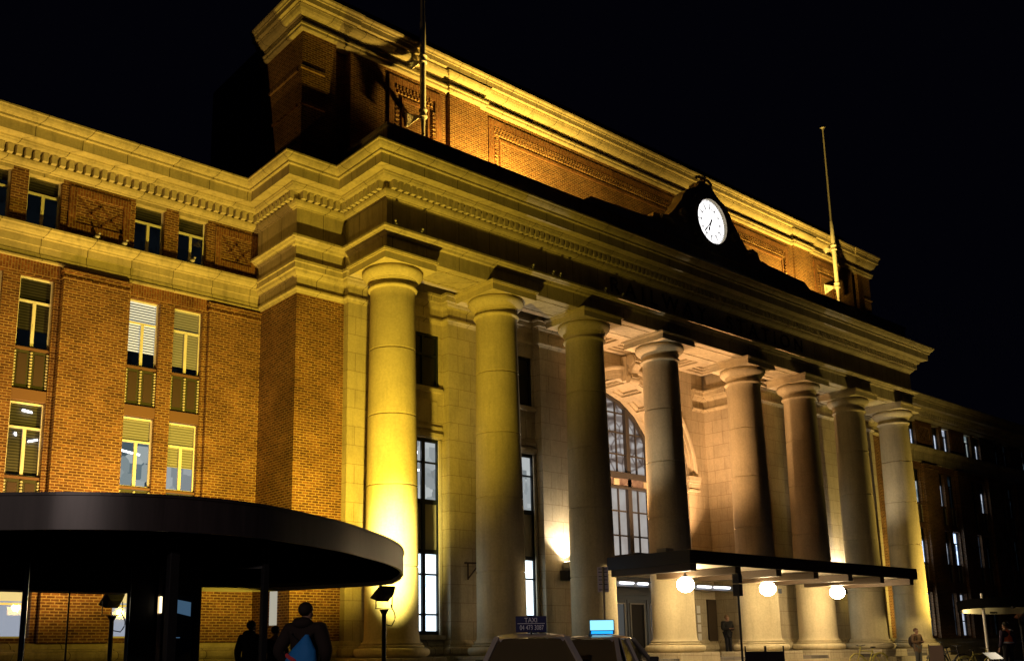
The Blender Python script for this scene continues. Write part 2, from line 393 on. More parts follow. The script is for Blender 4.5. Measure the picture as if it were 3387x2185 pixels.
# ---- frieze, taenia and architrave (pavilions and portico)
ent = [(-.3, 14.13), (0, 14.13), (0, 13.15), (.20, 13.14), (.26, 13.12), (.26, 13.05), (.20, 13.03), (.16, 12.98), (.10, 12.95), (.07, 12.88), (.02, 12.86), (0, 12.84), (0, 12.345), (-.3, 12.34)]
pp = [(-2.6, 4.4), (-2.6, 1.62), (-.78, 1.62), (-.78, -.78)]
MB().sweep(pp + mir(pp), ent).build('entablature', M['cornice'], ST)
a = MB(); a.box(-.76, XE + .76, -.76, .76, 12.335, 13.2); a.box(-.76, .76, .76, 1.62, 12.335, 13.2); a.box(XE - .76, XE + .76, .76, 1.62, 12.335, 13.2)
for i in range(7):   # sunk soffit panels between the capitals, framed by a fillet
    x0, x1 = COLX[i] + 1.15, COLX[i + 1] - 1.15
    for bx in ((x0, x1, -.48, -.44), (x0, x1, .44, .48), (x0, x0 + .04, -.44, .44), (x1 - .04, x1, -.44, .44)): a.box(bx[0], bx[1], bx[2], bx[3], 12.31, 12.334)
a.build('architrave_beam', M['cornice'], ST)
# ---- blocking course above the portico
MB().sweep([(-.78, 1.9), (-.78, -.78), (XE + .78, -.78), (XE + .78, 1.9)], [(0, 15.45), (0, 16.56), (.05, 16.58), (.05, 16.68), (-.5, 16.69), (-.5, 15.45)]).build('blocking_course', M['cornice'], ST)
r = MB(); r.box(WL, -2.0, 3.6, 14, 15.2, 15.44); r.box(FLIPX + 2.0, WR, 3.6, 14, 15.2, 15.44); r.box(-2.3, XE + 2.3, 1.7, 9, 15.2, 15.44); r.box(-.5, XE + .5, -.6, 1.7, 15.2, 15.44); r.build('roof', M['roof'], ST)

# ---- lettering on the frieze
def text_mesh(txt, size, ext):
    cu = bpy.data.curves.new('letters', 'FONT'); cu.body = txt; cu.size = size; cu.extrude = ext; cu.space_character = 1.0
    o = bpy.data.objects.new('t', cu); C.objects.link(o); dg = bpy.context.evaluated_depsgraph_get(); dg.update()
    me = bpy.data.meshes.new_from_object(o.evaluated_get(dg)); bpy.data.objects.remove(o); return me
def lettering(txt, xa, xb, z0, z1, y, parent, mt, name='lettering', depth=.02):
    me = text_mesh(txt, 1, depth)
    xs = [q.co.x for q in me.vertices]; zs = [q.co.y for q in me.vertices]
    sx = (xb - xa) / (max(xs) - min(xs)); sz = (z1 - z0) / (max(zs) - min(zs)); mx_, mz = min(xs), min(zs)
    for q in me.vertices: q.co = (xa + (q.co.x - mx_) * sx, y - q.co.z, z0 + (q.co.y - mz) * sz)
    me.materials.clear(); me.materials.append(mt)
    o = bpy.data.objects.new(name, me); C.objects.link(o); o.parent = parent
    o.matrix_parent_inverse = Matrix.Translation(-Vector(wloc(parent))); return o
lettering('R A I L W A Y', 9.5, 15.35, 13.36, 13.96, -.79, ST, M['letters'])
lettering('S T A T I O N', 16.75, 22.5, 13.36, 13.96, -.79, ST, M['letters'])

# ---- inner walls of portico: pavilion brick, antae, bays, recess
IW = [(-2.46, WY), (-2.46, 1.76), (-.70, 1.76), (-.70, 1.5), (1.12, 1.5), (1.12, 1.6), (3.27, 1.6), (3.27, 1.26), (5.51, 1.26), (5.51, 1.6), (7.66, 1.6), (7.66, 1.26), (10.41, 1.26), (10.41, 4.2), (11.3, 4.2)]
lc = [(-.3, 12.41), (.22, 12.40), (.25, 12.38), (.25, 12.29), (.215, 12.27), (.205, 12.10), (.15, 12.08), (.125, 12.0), (.07, 11.93), (.03, 11.90), (.02, 11.86), (.008, 11.86), (.008, 11.56), (.07, 11.55), (.10, 11.52), (.10, 11.46), (.05, 11.42), (.03, 11.38), (.008, 11.34), (-.1, 11.34)]
MB().sweep(IW, lc).build('impost_cornice', M['cornice'], ST); MB().sweep(mir(IW), lc).build('impost_cornice', M['cornice'], ST)
bs = [(-.1, .52), (.008, .52), (.05, .50), (.08, .44), (.09, .36), (.16, .34), (.17, .30), (.24, .27), (.27, .21), (.27, .12), (.24, .06), (.19, .03), (.22, .0), (.22, -.34), (.3, -.35), (.3, -.9), (-.1, -.9)]
IWB = [(WL, WY)] + IW[:13] + [(10.41, 4.2), (11.93, 4.2)]
MB().sweep(IWB, bs).build('base_moulding', M['cornice'], ST); MB().sweep(mir([(FLIPX - WR, WY)] + IWB[1:]), bs).build('base_moulding', M['cornice'], ST)
bm_ = MB(); MB_ = M['brick']
for fl in (False, True):
    k = MB(fl)
    k.box(-2.46, -.70, 1.76, 2.2, .5, 11.35); k.box(-2.46, -2.1, 2.2, 4.3, .5, 11.35)
    k.build('pavilion_brick_wall', MB_, ST)
    k = MB(fl)
    k.box(-.70, -.05, 1.5, 2.0, .3, 11.4)
    wall(k, -.05, 3.27, .3, 11.4, 1.6, [(1.17, 3.12, .70, 7.24), (1.17, 3.12, 9.05, 10.95)], .12)
    k.box(-.05, 1.12, 1.5, 1.6 - .003, .3, 11.4)
    k.box(3.27, 5.51, 1.26, 1.9, .3, 11.4)
    wall(k, 5.51, 7.66, .3, 11.4, 1.6, [(5.61, 7.56, .70, 7.24), (5.61, 7.56, 9.05, 10.95)], .12)
    k.box(7.66, 10.41, 1.26, 1.9, .3, 11.4); k.box(9.8, 10.41, 1.9, 4.6, .3, 11.4)
    k.build('portico_wall', M['ashlar'], ST)
    # wall above impost up to the ceiling, set back
    k = MB(fl); k.box(.7, 10.2, 1.75, 2.2, 12.35, 13.25); k.box(9.9, 10.25, 2.2, 4.6, 12.35, 13.25)
    for x in (4.39, 8.9): k.box(x - .45, x + .45, 1.35, 1.75, 12.41, 13.2)
    k.box(-2.4, 10.3, 1.95, 2.25, 11.2, 12.4)
    k.build('attic_band', M['plain'], ST)
    # window surrounds, sills, aprons
    k = MB(fl)
    for x0 in (1.17, 5.61):
        x1 = x0 + 1.95
        k.box(x0 - .05, x1 + .05, 1.44, 1.6, 8.86, 8.98); k.box(x0 - .02, x1 + .02, 1.5, 1.6, 8.98, 9.04)
        k.box(x0 - .04, x1 + .04, 1.5, 1.6, 7.56, 7.66); k.box(x0 - .05, x1 + .05, 1.46, 1.6, 7.30, 7.42); k.box(x0 - .02, x1 + .02, 1.5, 1.6, 7.25, 7.30)
        k.box(x0 - .06, x1 + .06, 1.42, 1.6, .55, .68)
        k.box(x0 - .02, x0 + .08, 1.54, 1.6, .7, 7.2); k.box(x1 - .08, x1 + .02, 1.54, 1.6, .7, 7.2)
        for xx in (x0 + .12, x1 - .34):      # fluted apron panels
            for i in range(5): k.box(xx + i * .05, xx + i * .05 + .025, 1.565, 1.6, 7.86, 8.55)
        k.box(x0 + .45, x1 - .45, 1.575, 1.6, 7.8, 8.6)
    k.build('window_surround', M['plain'], ST)

# ---- tall portico windows and the dark windows above them
def pane_rect(x0, x1, z0, z1, y): return MB().quad((x0, y, z0), (x1, y, z0), (x1, y, z1), (x0, y, z1))
def portico_window(x0, flip, up, low, topdark=True):
    def B(): return MB(flip)
    fr = B(); Y0, Y1 = 1.66, 1.74
    for a_, b_ in ((x0, x0 + .09), (x0 + 1.86, x0 + 1.95)): fr.box(a_, b_, Y0, Y1, .70, 7.24)
    for c in (x0 + .66, x0 + 1.29): fr.box(c - .07, c + .07, Y0 - .01, Y1 - .002, .70, 7.24)
    for z0, z1 in ((.70, .82), (3.33, 3.48), (5.0, 5.16), (7.12, 7.24)): fr.box(x0 + .09, x0 + 1.86, Y0 - .004, Y1 - .004, z0, z1)
    for z in (2.66, 1.35, 6.42): fr.box(x0 + .09, x0 + 1.86, Y0 + .01, Y1 - .01, z - .03, z + .03)
    W = thing('window', (0, 0, 0), None, None); W.location = wloc(ST) * 0; W.parent = ST; W.matrix_parent_inverse = Matrix.Translation(-wloc(ST))
    fr.build('frame', M['darkmetal'], W)
    B().quad((x0, 1.70, .8), (x0 + 1.95, 1.70, .8), (x0 + 1.95, 1.70, 3.4), (x0, 1.70, 3.4)).build('pane', M['glass'], W)
    B().quad((x0, 1.70, 5.1), (x0 + 1.95, 1.70, 5.1), (x0 + 1.95, 1.70, 7.2), (x0, 1.70, 7.2)).build('pane', M['glass'], W)
    B().quad((x0, 1.705, 3.4), (x0 + 1.95, 1.705, 3.4), (x0 + 1.95, 1.705, 5.1), (x0, 1.705, 5.1)).build('spandrel_panel', M['greypanel'], W)
    B().quad((x0 - .6, 2.5, .4), (x0 + 2.6, 2.5, .4), (x0 + 2.6, 2.5, 3.45), (x0 - .6, 2.5, 3.45)).build('lit_room', M['room_' + low], W)
    B().quad((x0 - .6, 2.5, 5.0), (x0 + 2.6, 2.5, 5.0), (x0 + 2.6, 2.5, 7.4), (x0 - .6, 2.5, 7.4)).build('lit_room', M['room_' + up], W)
    tb = B()
    tb.bar((x0 + .3, 2.3, 6.85), (x0 + 1.6, 2.45, 6.9), .1); tb.bar((x0 + .5, 2.3, 6.15), (x0 + 1.7, 2.45, 6.3), .06)
    if up != 'dark': tb.build('ceiling_tube', M['tube'], W)
    W2 = thing('window', (0, 0, 0), None, None); W2.parent = ST; W2.matrix_parent_inverse = Matrix.Translation(-wloc(ST))
    fr = B()
    for a_, b_ in ((x0, x0 + .09), (x0 + 1.86, x0 + 1.95), (x0 + .62, x0 + .70), (x0 + 1.25, x0 + 1.33)): fr.box(a_, b_, Y0, Y1, 9.05, 10.95)
    for z in (9.09, 10.2, 10.91): fr.box(x0 + .09, x0 + 1.86, Y0 + .006, Y1 - .006, z - .04, z + .04)
    fr.build('frame', M['darkmetal'], W2)
    B().quad((x0, 1.72, 9.05), (x0 + 1.95, 1.72, 9.05), (x0 + 1.95, 1.72, 10.95), (x0, 1.72, 10.95)).build('pane', M['black'], W2)
for fl in (False, True):
    portico_window(1.17, fl, 'grey' if not fl else 'dim', 'cool')
    portico_window(5.61, fl, 'grey' if not fl else 'dim', 'cool')

# ---- recess with the great arch
AX, AZ, AR, AY = 15.98, 8.05, 4.05, 4.2
k = MB(); N = 40
k.quad((10.41, AY, -.2), (AX - AR, AY, -.2), (AX - AR, AY, AZ), (10.41, AY, AZ)); k.quad((AX + AR, AY, -.2), (21.56, AY, -.2), (21.56, AY, AZ), (AX + AR, AY, AZ))
k.quad((10.41, AY, AZ), (AX - AR, AY, AZ), (AX - AR, AY, 13.3), (10.41, AY, 13.3)); k.quad((AX + AR, AY, AZ), (21.56, AY, AZ), (21.56, AY, 13.3), (AX + AR, AY, 13.3))
for i in range(N):
    t0, t1 = PI * i / N, PI * (i + 1) / N
    k.quad((AX + AR * math.cos(t0), AY, AZ + AR * math.sin(t0)), (AX + AR * math.cos(t0), AY, 13.3), (AX + AR * math.cos(t1), AY, 13.3), (AX + AR * math.cos(t1), AY, AZ + AR * math.sin(t1)))
for sx in (-1, 1):
    k.quad((AX + sx * AR, AY, -.2), (AX + sx * AR, 6.2, -.2), (AX + sx * AR, 6.2, AZ), (AX + sx * AR, AY, AZ))
k.build('arch_wall', M['ashlar'], ST)
k = MB()
prof = [(4.05, 0), (4.05, .06), (4.25, .06), (4.25, .10), (4.45, .10), (4.47, .15), (4.56, .19), (4.62, .19), (4.62, 0)]
for j in range(len(prof) - 1):
    (r0, y0), (r1, y1) = prof[j], prof[j + 1]
    for i in range(N):
        t0, t1 = PI * i / N, PI * (i + 1) / N
        k.quad((AX + r0 * math.cos(t0), AY - y0, AZ + r0 * math.sin(t0)), (AX + r1 * math.cos(t0), AY - y1, AZ + r1 * math.sin(t0)), (AX + r1 * math.cos(t1), AY - y1, AZ + r1 * math.sin(t1)), (AX + r0 * math.cos(t1), AY - y0, AZ + r0 * math.sin(t1)))
for sx in (-1, 1):    # imposts
    for z0, z1, o in ((7.85, 8.05, .26), (7.72, 7.85, .2), (7.45, 7.72, .12), (7.36, 7.45, .16)):
        x0, x1 = sorted((AX + sx * (AR - o + .05), AX + sx * 4.75)); k.box(x0, x1, AY - o, AY + .3, z0, z1)
k.build('archivolt', M['plain'], ST)
k = MB()
def PI_(u, v, h): return (AX + (AR + h) * math.cos(u), v, AZ + (AR + h) * math.sin(u))
NC = 11
for i in range(NC):
    u0, u1 = PI * i / NC, PI * (i + 1) / NC
    # ribs between coffers
    coffer(k, lambda u, v, h: PI_(u0 + (u1 - u0) * u, 4.2 + 2.0 * v, h), 0, 1, 0, 1, [(.10, 0), (.18, .10), (.27, .20)])
k.build('coffered_intrados', M['plain'], ST)
k = MB()                 # scrolled keystone
pts = [(AX, AY - .25, 13.1), (AX, AY - .62, 13.0), (AX, AY - .66, 12.75), (AX, AY - .42, 12.5), (AX, AY - .32, 12.25), (AX, AY - .42, 12.02), (AX, AY - .3, 11.9)]
for a_, b_ in zip(pts, pts[1:]): k.bar(a_, b_, .46, .30, up=(0, 1, 0))
for z, y, r_ in ((12.86, AY - .5, .24), (12.0, AY - .36, .17)):
    k.tube([(AX - .30, y, z), (AX + .30, y, z)], r_, 16)
for dx in (-.15, 0, .15): k.bar((AX + dx, AY - .78, 12.95), (AX + dx, AY - .58, 12.45), .05)
k.box(AX - .34, AX + .34, AY - .3, AY, 11.95, 13.1)
k.build('keystone', M['plain'], ST, bevel=.02)
# ceiling
k = MB()
def PC(u, v, h): return (u, v, 13.2 + h)
def grid(x0, x1, y0, y1, nx, ny, st):
    for i in range(nx):
        for j in range(ny):
            coffer(k, PC, x0 + (x1 - x0) * i / nx, x0 + (x1 - x0) * (i + 1) / nx, y0 + (y1 - y0) * j / ny, y0 + (y1 - y0) * (j + 1) / ny, st)
ST3 = [(.16, 0), (.27, .09), (.38, .18), (.5, .27)]
grid(10.41, 21.56, .76, 4.2, 6, 2, ST3)
grid(.76, 10.41, .76, 1.75, 6, 1, ST3[:3]); grid(21.56, XE - .76, .76, 1.75, 6, 1, ST3[:3])
k.box(-.6, XE + .6, .8, 5, 13.5, 13.6)
k.build('coffered_ceiling', M['plain'], ST)
# arch window
m = bpy.data.materials.new('booking_hall_glow'); m.use_nodes = True; t = m.node_tree; t.nodes.clear()
o = nd(m, 'ShaderNodeOutputMaterial'); e = nd(m, 'ShaderNodeEmission'); lk(m, e.outputs[0], o.inputs[0]); g_ = posnode(m)
vo = nd(m, 'ShaderNodeTexVoronoi', feature='DISTANCE_TO_EDGE'); vo.inputs['Scale'].default_value = 1.5; lk(m, g_, vo.inputs['Vector'])
wv = nd(m, 'ShaderNodeTexWave', wave_type='RINGS'); wv.inputs['Scale'].default_value = .55; wv.inputs['Distortion'].default_value = 6; lk(m, g_, wv.inputs['Vector'])
rr = ramp(m, vo.outputs['Distance'], [(0, (.26, .22, .21)), (.05, (.38, .33, .31)), (.10, (.64, .61, .60)), (1, (.78, .76, .74))])
r2 = ramp(m, wv.outputs[0], [(.2, (.45, .38, .34)), (.55, (.9, .86, .82)), (1, (1, 1, 1))])
sp = nd(m, 'ShaderNodeSeparateXYZ'); lk(m, g_, sp.inputs[0]); mr = nd(m, 'ShaderNodeMapRange'); mr.inputs[1].default_value = 7.4; mr.inputs[2].default_value = 7.9; lk(m, sp.outputs[2], mr.inputs[0])
n5 = noise(m, g_, .8, 3); r5 = ramp(m, n5.outputs[0], [(.35, (.52, .46, .42)), (.6, (.66, .62, .58))])
orn = mix(m, 1., rr.outputs[0], r2.outputs[0], 'MULTIPLY')
lk(m, mix(m, mr.outputs[0], r5.outputs[0], orn), e.inputs[0]); e.inputs[1].default_value = .62; M['hall'] = m
AW = thing('window', (0, 0, 0), None, None); AW.parent = ST; AW.matrix_parent_inverse = Matrix.Translation(-wloc(ST)); AW['label'] = 'huge round-headed glazed window glowing pinkish grey'
k = MB()
for i in range(N):
    t0, t1 = PI * i / N, PI * (i + 1) / N
    for r0, r1, y in ((4.3, 3.86, 6.12), ):
        k.quad((AX + r0 * math.cos(t0), y, AZ + r0 * math.sin(t0)), (AX + r1 * math.cos(t0), y, AZ + r1 * math.sin(t0)), (AX + r1 * math.cos(t1), y, AZ + r1 * math.sin(t1)), (AX + r0 * math.cos(t1), y, AZ + r0 * math.sin(t1)))
        k.quad((AX + r1 * math.cos(t0), y, AZ + r1 * math.sin(t0)), (AX + r1 * math.cos(t0), y + .15, AZ + r1 * math.sin(t0)), (AX + r1 * math.cos(t1), y + .15, AZ + r1 * math.sin(t1)), (AX + r1 * math.cos(t1), y, AZ + r1 * math.sin(t1)))
def chord(dx, lo=2.9):
    return AZ + math.sqrt(max(0, 3.9 ** 2 - dx * dx))
for dx, ww in ((-3.4, .06), (-2.75, .06), (-2.05, .26), (-1.35, .06), (-.68, .06), (0, .06), (.68, .06), (1.35, .06), (2.05, .26), (2.75, .06), (3.4, .06)):
    y0 = 6.06 if ww > .1 else 6.16
    k.box(AX + dx - ww / 2, AX + dx + ww / 2, y0, 6.24, 2.6, chord(dx))
for z in (9.15, 10.2, 11.15):
    hw = math.sqrt(max(0, 3.9 ** 2 - (z - AZ) ** 2)); k.box(AX - hw, AX + hw, 6.17, 6.23, z - .035, z + .035)
for z in (6.45, 5.3, 4.2): k.box(AX - 4.05, AX + 4.05, 6.17, 6.23, z - .035, z + .035)
k.build('frame', M['bronze'], AW)
k = MB(); k.box(AX - 4.2, AX + 4.2, 5.95, 6.26, 7.98, 8.25); k.box(AX - 4.2, AX + 4.2, 6.0, 6.26, 7.5, 7.6); k.build('transom', M['bronze'], AW)
k = MB(); k.box(AX - 4.2, AX + 4.2, 6.06, 6.26, 7.6, 7.98)
m = mat('pink_marble_band', (.34, .2, .16), .4); n1 = noise(m, posnode(m), 3, 5); r1 = ramp(m, n1.outputs[0], [(.35, (.10, .07, .07)), (.6, (.20, .16, .15))]); lk(m, r1.outputs[0], m.node_tree.nodes['Principled BSDF'].inputs['Base Color'])
bs_ = m.node_tree.nodes['Principled BSDF']; lk(m, r1.outputs[0], bs_.inputs['Emission Color']); bs_.inputs['Emission Strength'].default_value = .0
k.build('transom_band', m, AW)
k = MB()
for x in (-3.2, -1.1, 1.1, 3.2): k.box(AX + x - .18, AX + x + .18, 6.02, 6.06, 7.64, 7.94)
k.build('transom_ornament', M['plain'], AW)
MB().quad((AX - 4.3, 6.3, 2.5), (AX + 4.3, 6.3, 2.5), (AX + 4.3, 6.3, 12.3), (AX - 4.3, 6.3, 12.3)).build('pane', M['hall'], AW)
# entrance screen with doors
ES = thing('entrance_screen', (0, 0, 0), None, None); ES.parent = ST; ES.matrix_parent_inverse = Matrix.Translation(-wloc(ST))
M['bluegrey'] = mat('blue_grey_door_paint', (.09, .11, .15), .45)
M['doorglass'] = emis('door_glass_glow', (.30, .30, .28), .22)
k = MB(); k.box(AX - 4.05, AX + 4.05, 5.9, 6.2, 2.35, 3.6); k.box(AX - 4.05, AX + 4.05, 5.82, 5.9, 2.55, 2.7); k.box(AX - 4.05, AX + 4.05, 5.85, 5.9, 2.9, 3.0)
k.build('lintel', M['bluegrey'], ES)
for i in range(6):
    x = AX - 4.05 + 1.35 * i
    D = MB(); D.box(x + .02, x + .14, 5.95, 6.05, -.2, 2.35); D.box(x + 1.21, x + 1.33, 5.95, 6.05, -.2, 2.35); D.box(x + .14, x + 1.21, 5.96, 6.04, 2.2, 2.35); D.box(x + .14, x + 1.21, 5.96, 6.04, -.2, .12)
    dd = D.build('door', M['bluegrey'], ES)
    r = MB(); r.box(x + .17, x + .23, 5.90, 5.95, .12, 2.2); r.box(x + 1.12, x + 1.18, 5.90, 5.95, .12, 2.2); r.box(x + .23, x + 1.12, 5.90, 5.95, 2.14, 2.2); r.box(x + .23, x + 1.12, 5.90, 5.95, .12, .18)
    r.build('door_trim', mat('brushed_door_trim', (.3, .3, .3), .35, .5) if i == 0 else bpy.data.materials['brushed_door_trim'], dd)
    MB().quad((x + .2, 6.0, .12), (x + 1.15, 6.0, .12), (x + 1.15, 6.0, 2.2), (x + .2, 6.0, 2.2)).build('door_glass', M['doorglass'] if i % 2 else M['black'], dd)
k = MB(); k.box(20.85, 21.5, 4.12, 4.19, -.2, 2.35); k.build('side_door', mat('dark_brown_door', (.05, .035, .02), .5), ST)

# ---- floor, plinths, steps
k = MB(); k.box(-1.1, XE + 1.1, -1.1, 6.3, PZ, -.2); k.build('portico_floor', M['paving'], ST)
k = MB()
for x in COLX: q = MB(); q.box(x - 1.17, x + 1.17, -1.17, 1.17, -.33, 0); q.build('plinth', M['ashlar'], ST, bevel=.012)
k.box(-1.45, XE + 1.45, -1.45, 1.2, PZ, -.335); k.box(-1.85, XE + 1.85, -1.85, 1.2, PZ, -.6)
k.build('stylobate', M['ashlar'], ST, bevel=.012)

# ---- the eight columns
def shaft_r(z):
    t = (z - .45) / (11.34 - .45); return .82 - .115 * t ** 1.45
rings = [2.67, 5.10, 7.27, 9.37]
prof = [(.875, .45), (.845, .49), (.828, .56), (.822, .66)]
z = .9
zs = [.9 + .35 * i for i in range(30)]
allz = sorted(set([z for z in zs if z < 11.2 and all(abs(z - r_) > .1 for r_ in rings)] + [11.3]))
def prof_shaft():
    P = list(prof)
    ev = [(z, 0) for z in allz] + [(r_, 1) for r_ in rings]
    for z, k_ in sorted(ev):
        if k_ == 0: P.append((shaft_r(z), z))
        else: P += [(shaft_r(z), z - .026), (shaft_r(z) - .035, z - .018), (shaft_r(z) - .035, z + .018), (shaft_r(z), z + .026)]
    P += [(shaft_r(11.3) + .02, 11.34)]
    return P
sh = MB(); PS = prof_shaft(); cur = [PS[0]]
for a_, b_ in zip(PS, PS[1:]):
    if abs(a_[0] - b_[0]) > .02 and abs(a_[1] - b_[1]) < .01 or (abs(a_[0] - b_[0]) < 1e-6 and b_[1] - a_[1] < .03):
        if len(cur) > 1: sh.lathe(cur, n=56)
        sh.lathe([a_, b_], n=56); cur = [b_]
    else: cur.append(b_)
sh.lathe(cur, n=56); sh = sh.mesh('shaft', M['column'])
ba = MB().clathe([(.875, .45), (.905, .445), (.92, .42), (.915, .39), (.89, .38), (.89, .365), (.95, .36), (.975, .345), (.98, .32), (.96, .295), (.93, .29), (1.03, .285), (1.09, .26), (1.125, .215), (1.135, .16), (1.12, .10), (1.08, .05), (1.02, .01), (.9, .004)], ang=40).mesh('base', M['column'])
cp = MB(); cp.clathe([(.72, 11.33), (.765, 11.35), (.79, 11.385), (.79, 11.42), (.765, 11.455), (.72, 11.47), (.715, 11.60), (.74, 11.61), (.745, 11.64), (.77, 11.65), (.775, 11.675), (.80, 11.685), (.87, 11.74), (.94, 11.81), (.975, 11.88), (.975, 11.93), (.95, 11.98), (.9, 12.005)], ang=35)
cp.box(-1.0, 1.0, -1.0, 1.0, 12.01, 12.23); cp.box(-1.04, 1.04, -1.04, 1.04, 12.23, 12.27); cp.box(-1.07, 1.07, -1.07, 1.07, 12.27, 12.335)
cpm = cp.mesh('capital', M['column'])
for i, x in enumerate(COLX):
    c = bpy.data.objects.new('column', None); C.objects.link(c); c.location = (x, 0, 0); c.parent = ST; c.matrix_parent_inverse = Matrix.Translation(-wloc(ST)); c['group'] = 'giant stone columns of the portico'
    for n_, me in (('shaft', sh), ('base', ba), ('capital', cpm)): loc_child(n_, me, c)

# ---- attic storey
def attic():
    L0 = [(-2.46, 4.6), (-2.46, 1.76), (-1.15, 1.76), (-1.15, 2.16), (-.55, 2.16), (-.55, 1.76), (3.62, 1.76), (3.62, 1.92), (3.80, 1.92), (3.80, 1.70), (5.30, 1.70), (5.30, 1.80)]
    P = L0 + mir(L0)
    MB().sweep(P, [(0, 15.4), (0, 20.66)]).build('attic_brick_wall', M['brick'], ST)
    L1 = [(-2.46, 4.6), (-2.46, 1.76), (-.95, 1.76), (-.95, 1.86), (-.75, 1.86), (-.75, 1.76), (3.66, 1.76), (3.66, 1.86), (3.80, 1.86), (3.80, 1.66), (5.36, 1.66), (5.36, 1.80)]
    P = L1 + mir(L1)
    MB().sweep(P, [(-.2, 20.60), (.12, 20.60), (.15, 20.63), (.15, 20.72), (.19, 20.74), (.19, 20.80), (.05, 20.82), (.05, 21.02), (.10, 21.03), (.10, 21.09), (.16, 21.10), (.24, 21.16), (.29, 21.24), (.31, 21.32), (-.2, 21.33)]).build('attic_bed_moulding', M['cornice'], ST)
    L2 = [(-2.46, 4.6), (-2.46, 1.76), (-.85, 1.76), (-.85, 1.80)]
    P = L2 + mir(L2)
    MB().sweep(P, [(0, 21.33), (.33, 21.33), (.33, 21.40), (.43, 21.41), (.43, 21.60), (.46, 21.61), (.47, 21.67), (.52, 21.73), (.53, 21.80), (-.3, 21.84)]).build('attic_cornice', M['cornice'], ST)
    k = MB(); k.box(-1.0, XE + 1.0, 2.35, 8, 21.75, 22.75); k.box(-2.3, XE + 2.3, 1.9, 9, 21.6, 21.80); k.box(-1.05, XE + 1.05, 2.28, 8.05, 22.75, 22.86)
    k.box(-2.3, XE + 2.3, 4.5, 9, 15.4, 21.6)
    k.build('attic_parapet', M['roof'], ST)
    # decorative brick panels: frame of soldier bricks and tooth course
    for x0, x1 in ((1.05, 3.40), (5.75, FLIPX - 5.75), (FLIPX - 3.40, FLIPX - 1.05)):
        yb = 1.76 if x1 < 4 or x0 > 28 else 1.80
        zt = 20.36; k = MB(); t_ = MB()
        k.box(x0 + .0, x1 - .0, yb - .05, yb + .1, zt - .32, zt); k.box(x0, x0 + .28, yb - .05, yb + .1, 15.6, zt - .32); k.box(x1 - .28, x1, yb - .05, yb + .1, 15.6, zt - .32)
        n = int((x1 - x0 - .56) / .15)
        for i in range(n):
            x = x0 + .30 + i * .15; t_.box(x, x + .07, yb - .075, yb + .05, zt - .47, zt - .32); t_.box(x + .075, x + .14, yb - .06, yb + .05, zt - .60, zt - .50)
        for i in range(int((zt - .7 - 16) / .15)):
            z = 16 + i * .15
            for xx in (x0 + .28, x1 - .42): t_.box(xx, xx + .14, yb - .075, yb + .05, z, z + .07)
        k.box(x0 + .55, x1 - .55, yb - .045, yb + .1, zt - .82, zt - .72); k.box(x0 + .55, x0 + .63, yb - .045, yb + .1, 15.6, zt - .82); k.box(x1 - .63, x1 - .55, yb - .045, yb + .1, 15.6, zt - .82)
        k.build('soldier_brick_frame', M['brick_v'], ST); t_.build('tooth_course', M['brick'], ST)
    # raised strips on the corner piers
    for z in (16.6, 17.9, 19.2):
        for fl in (False, True):
            q = MB(fl); q.box(-2.53, -2.46, 2.0, 4.0, z, z + .08); q.box(-2.53, -1.6, 1.69, 1.76, z, z + .08); q.build('brick_band', M['brick'], ST)
attic()

# ================================================================== WINGS
# window prototypes (0.96 wide, origin at bottom centre of the opening, facing -Y)
def win_mesh(hgt, tr, fm):
    k = MB(); w2 = .48
    k.box(-w2, -w2 + .055, 0, .07, 0, hgt); k.box(w2 - .055, w2, 0, .07, 0, hgt); k.box(-w2 + .055, w2 - .055, 0, .07, 0, .05); k.box(-w2 + .055, w2 - .055, 0, .07, hgt - .05, hgt)
    k.box(-w2 + .055, w2 - .055, -.01, .066, tr - .03, tr + .03); k.box(-.045, .045, -.015, .064, .05, tr - .03)
    k.box(-.02, .0, -.03, -.015, tr * .35, tr * .5)
    return k.mesh('frame', fm)
FR21 = win_mesh(2.13, 1.40, M['cream']); FR17 = win_mesh(1.62, 1.02, M['cream'])
DF21 = win_mesh(2.13, 1.40, M['darkmetal']); DF17 = win_mesh(1.62, 1.02, M['darkmetal'])
def simple(x0, x1, y, z0, z1, m, n='pane'): return MB().quad((x0, y, z0), (x1, y, z0), (x1, y, z1), (x0, y, z1)).mesh(n, m)
GL21 = simple(-.44, .44, .035, .04, 2.1, M['glass']); GL17 = simple(-.44, .44, .035, .04, 1.6, M['glass'])
ROOMS = {}
def room(kind, h, near=False):
    key = (kind, h, near)
    if key not in ROOMS: ROOMS[key] = simple(-.75, .75, .8, -.2, h + .2, M['room_' + kind], 'room') if not near else simple(-.46, .46, .1, 0, h, M['room_' + kind], 'room')
    return ROOMS[key]
BL = {}
def blind(kind, z0, z1):
    key = (kind, z0, z1)
    if key not in BL: BL[key] = simple(-.43, .43, .07, z0, z1, M['blind_' + kind], 'blind')
    return BL[key]
SILL = MB().box(-.50, .50, -.10, .0, -.07, 0).mesh('sill', M['lintel'])
BARM = {}
def wing_window(x, z, h, kind, blinds, fl, strips=()):
    X = FLIPX - x if fl else x
    W = bpy.data.objects.new('window', None); C.objects.link(W); W.location = (X, WY + .17, z); W.parent = ST; W.matrix_parent_inverse = Matrix.Translation(-wloc(ST))
    loc_child('frame', (FR21 if h > 2 else FR17) if not fl else (DF21 if h > 2 else DF17), W)
    loc_child('glass', GL21 if h > 2 else GL17, W); loc_child('room', room(kind, h, fl), W); loc_child('sill', SILL, W)
    for b_ in blinds: loc_child('blind', blind(*b_), W)
    for i, s_ in enumerate(strips): 
        MB().bar(s_[0], s_[1], .05).build('ceiling_tube', M['tube'], W, local=True)
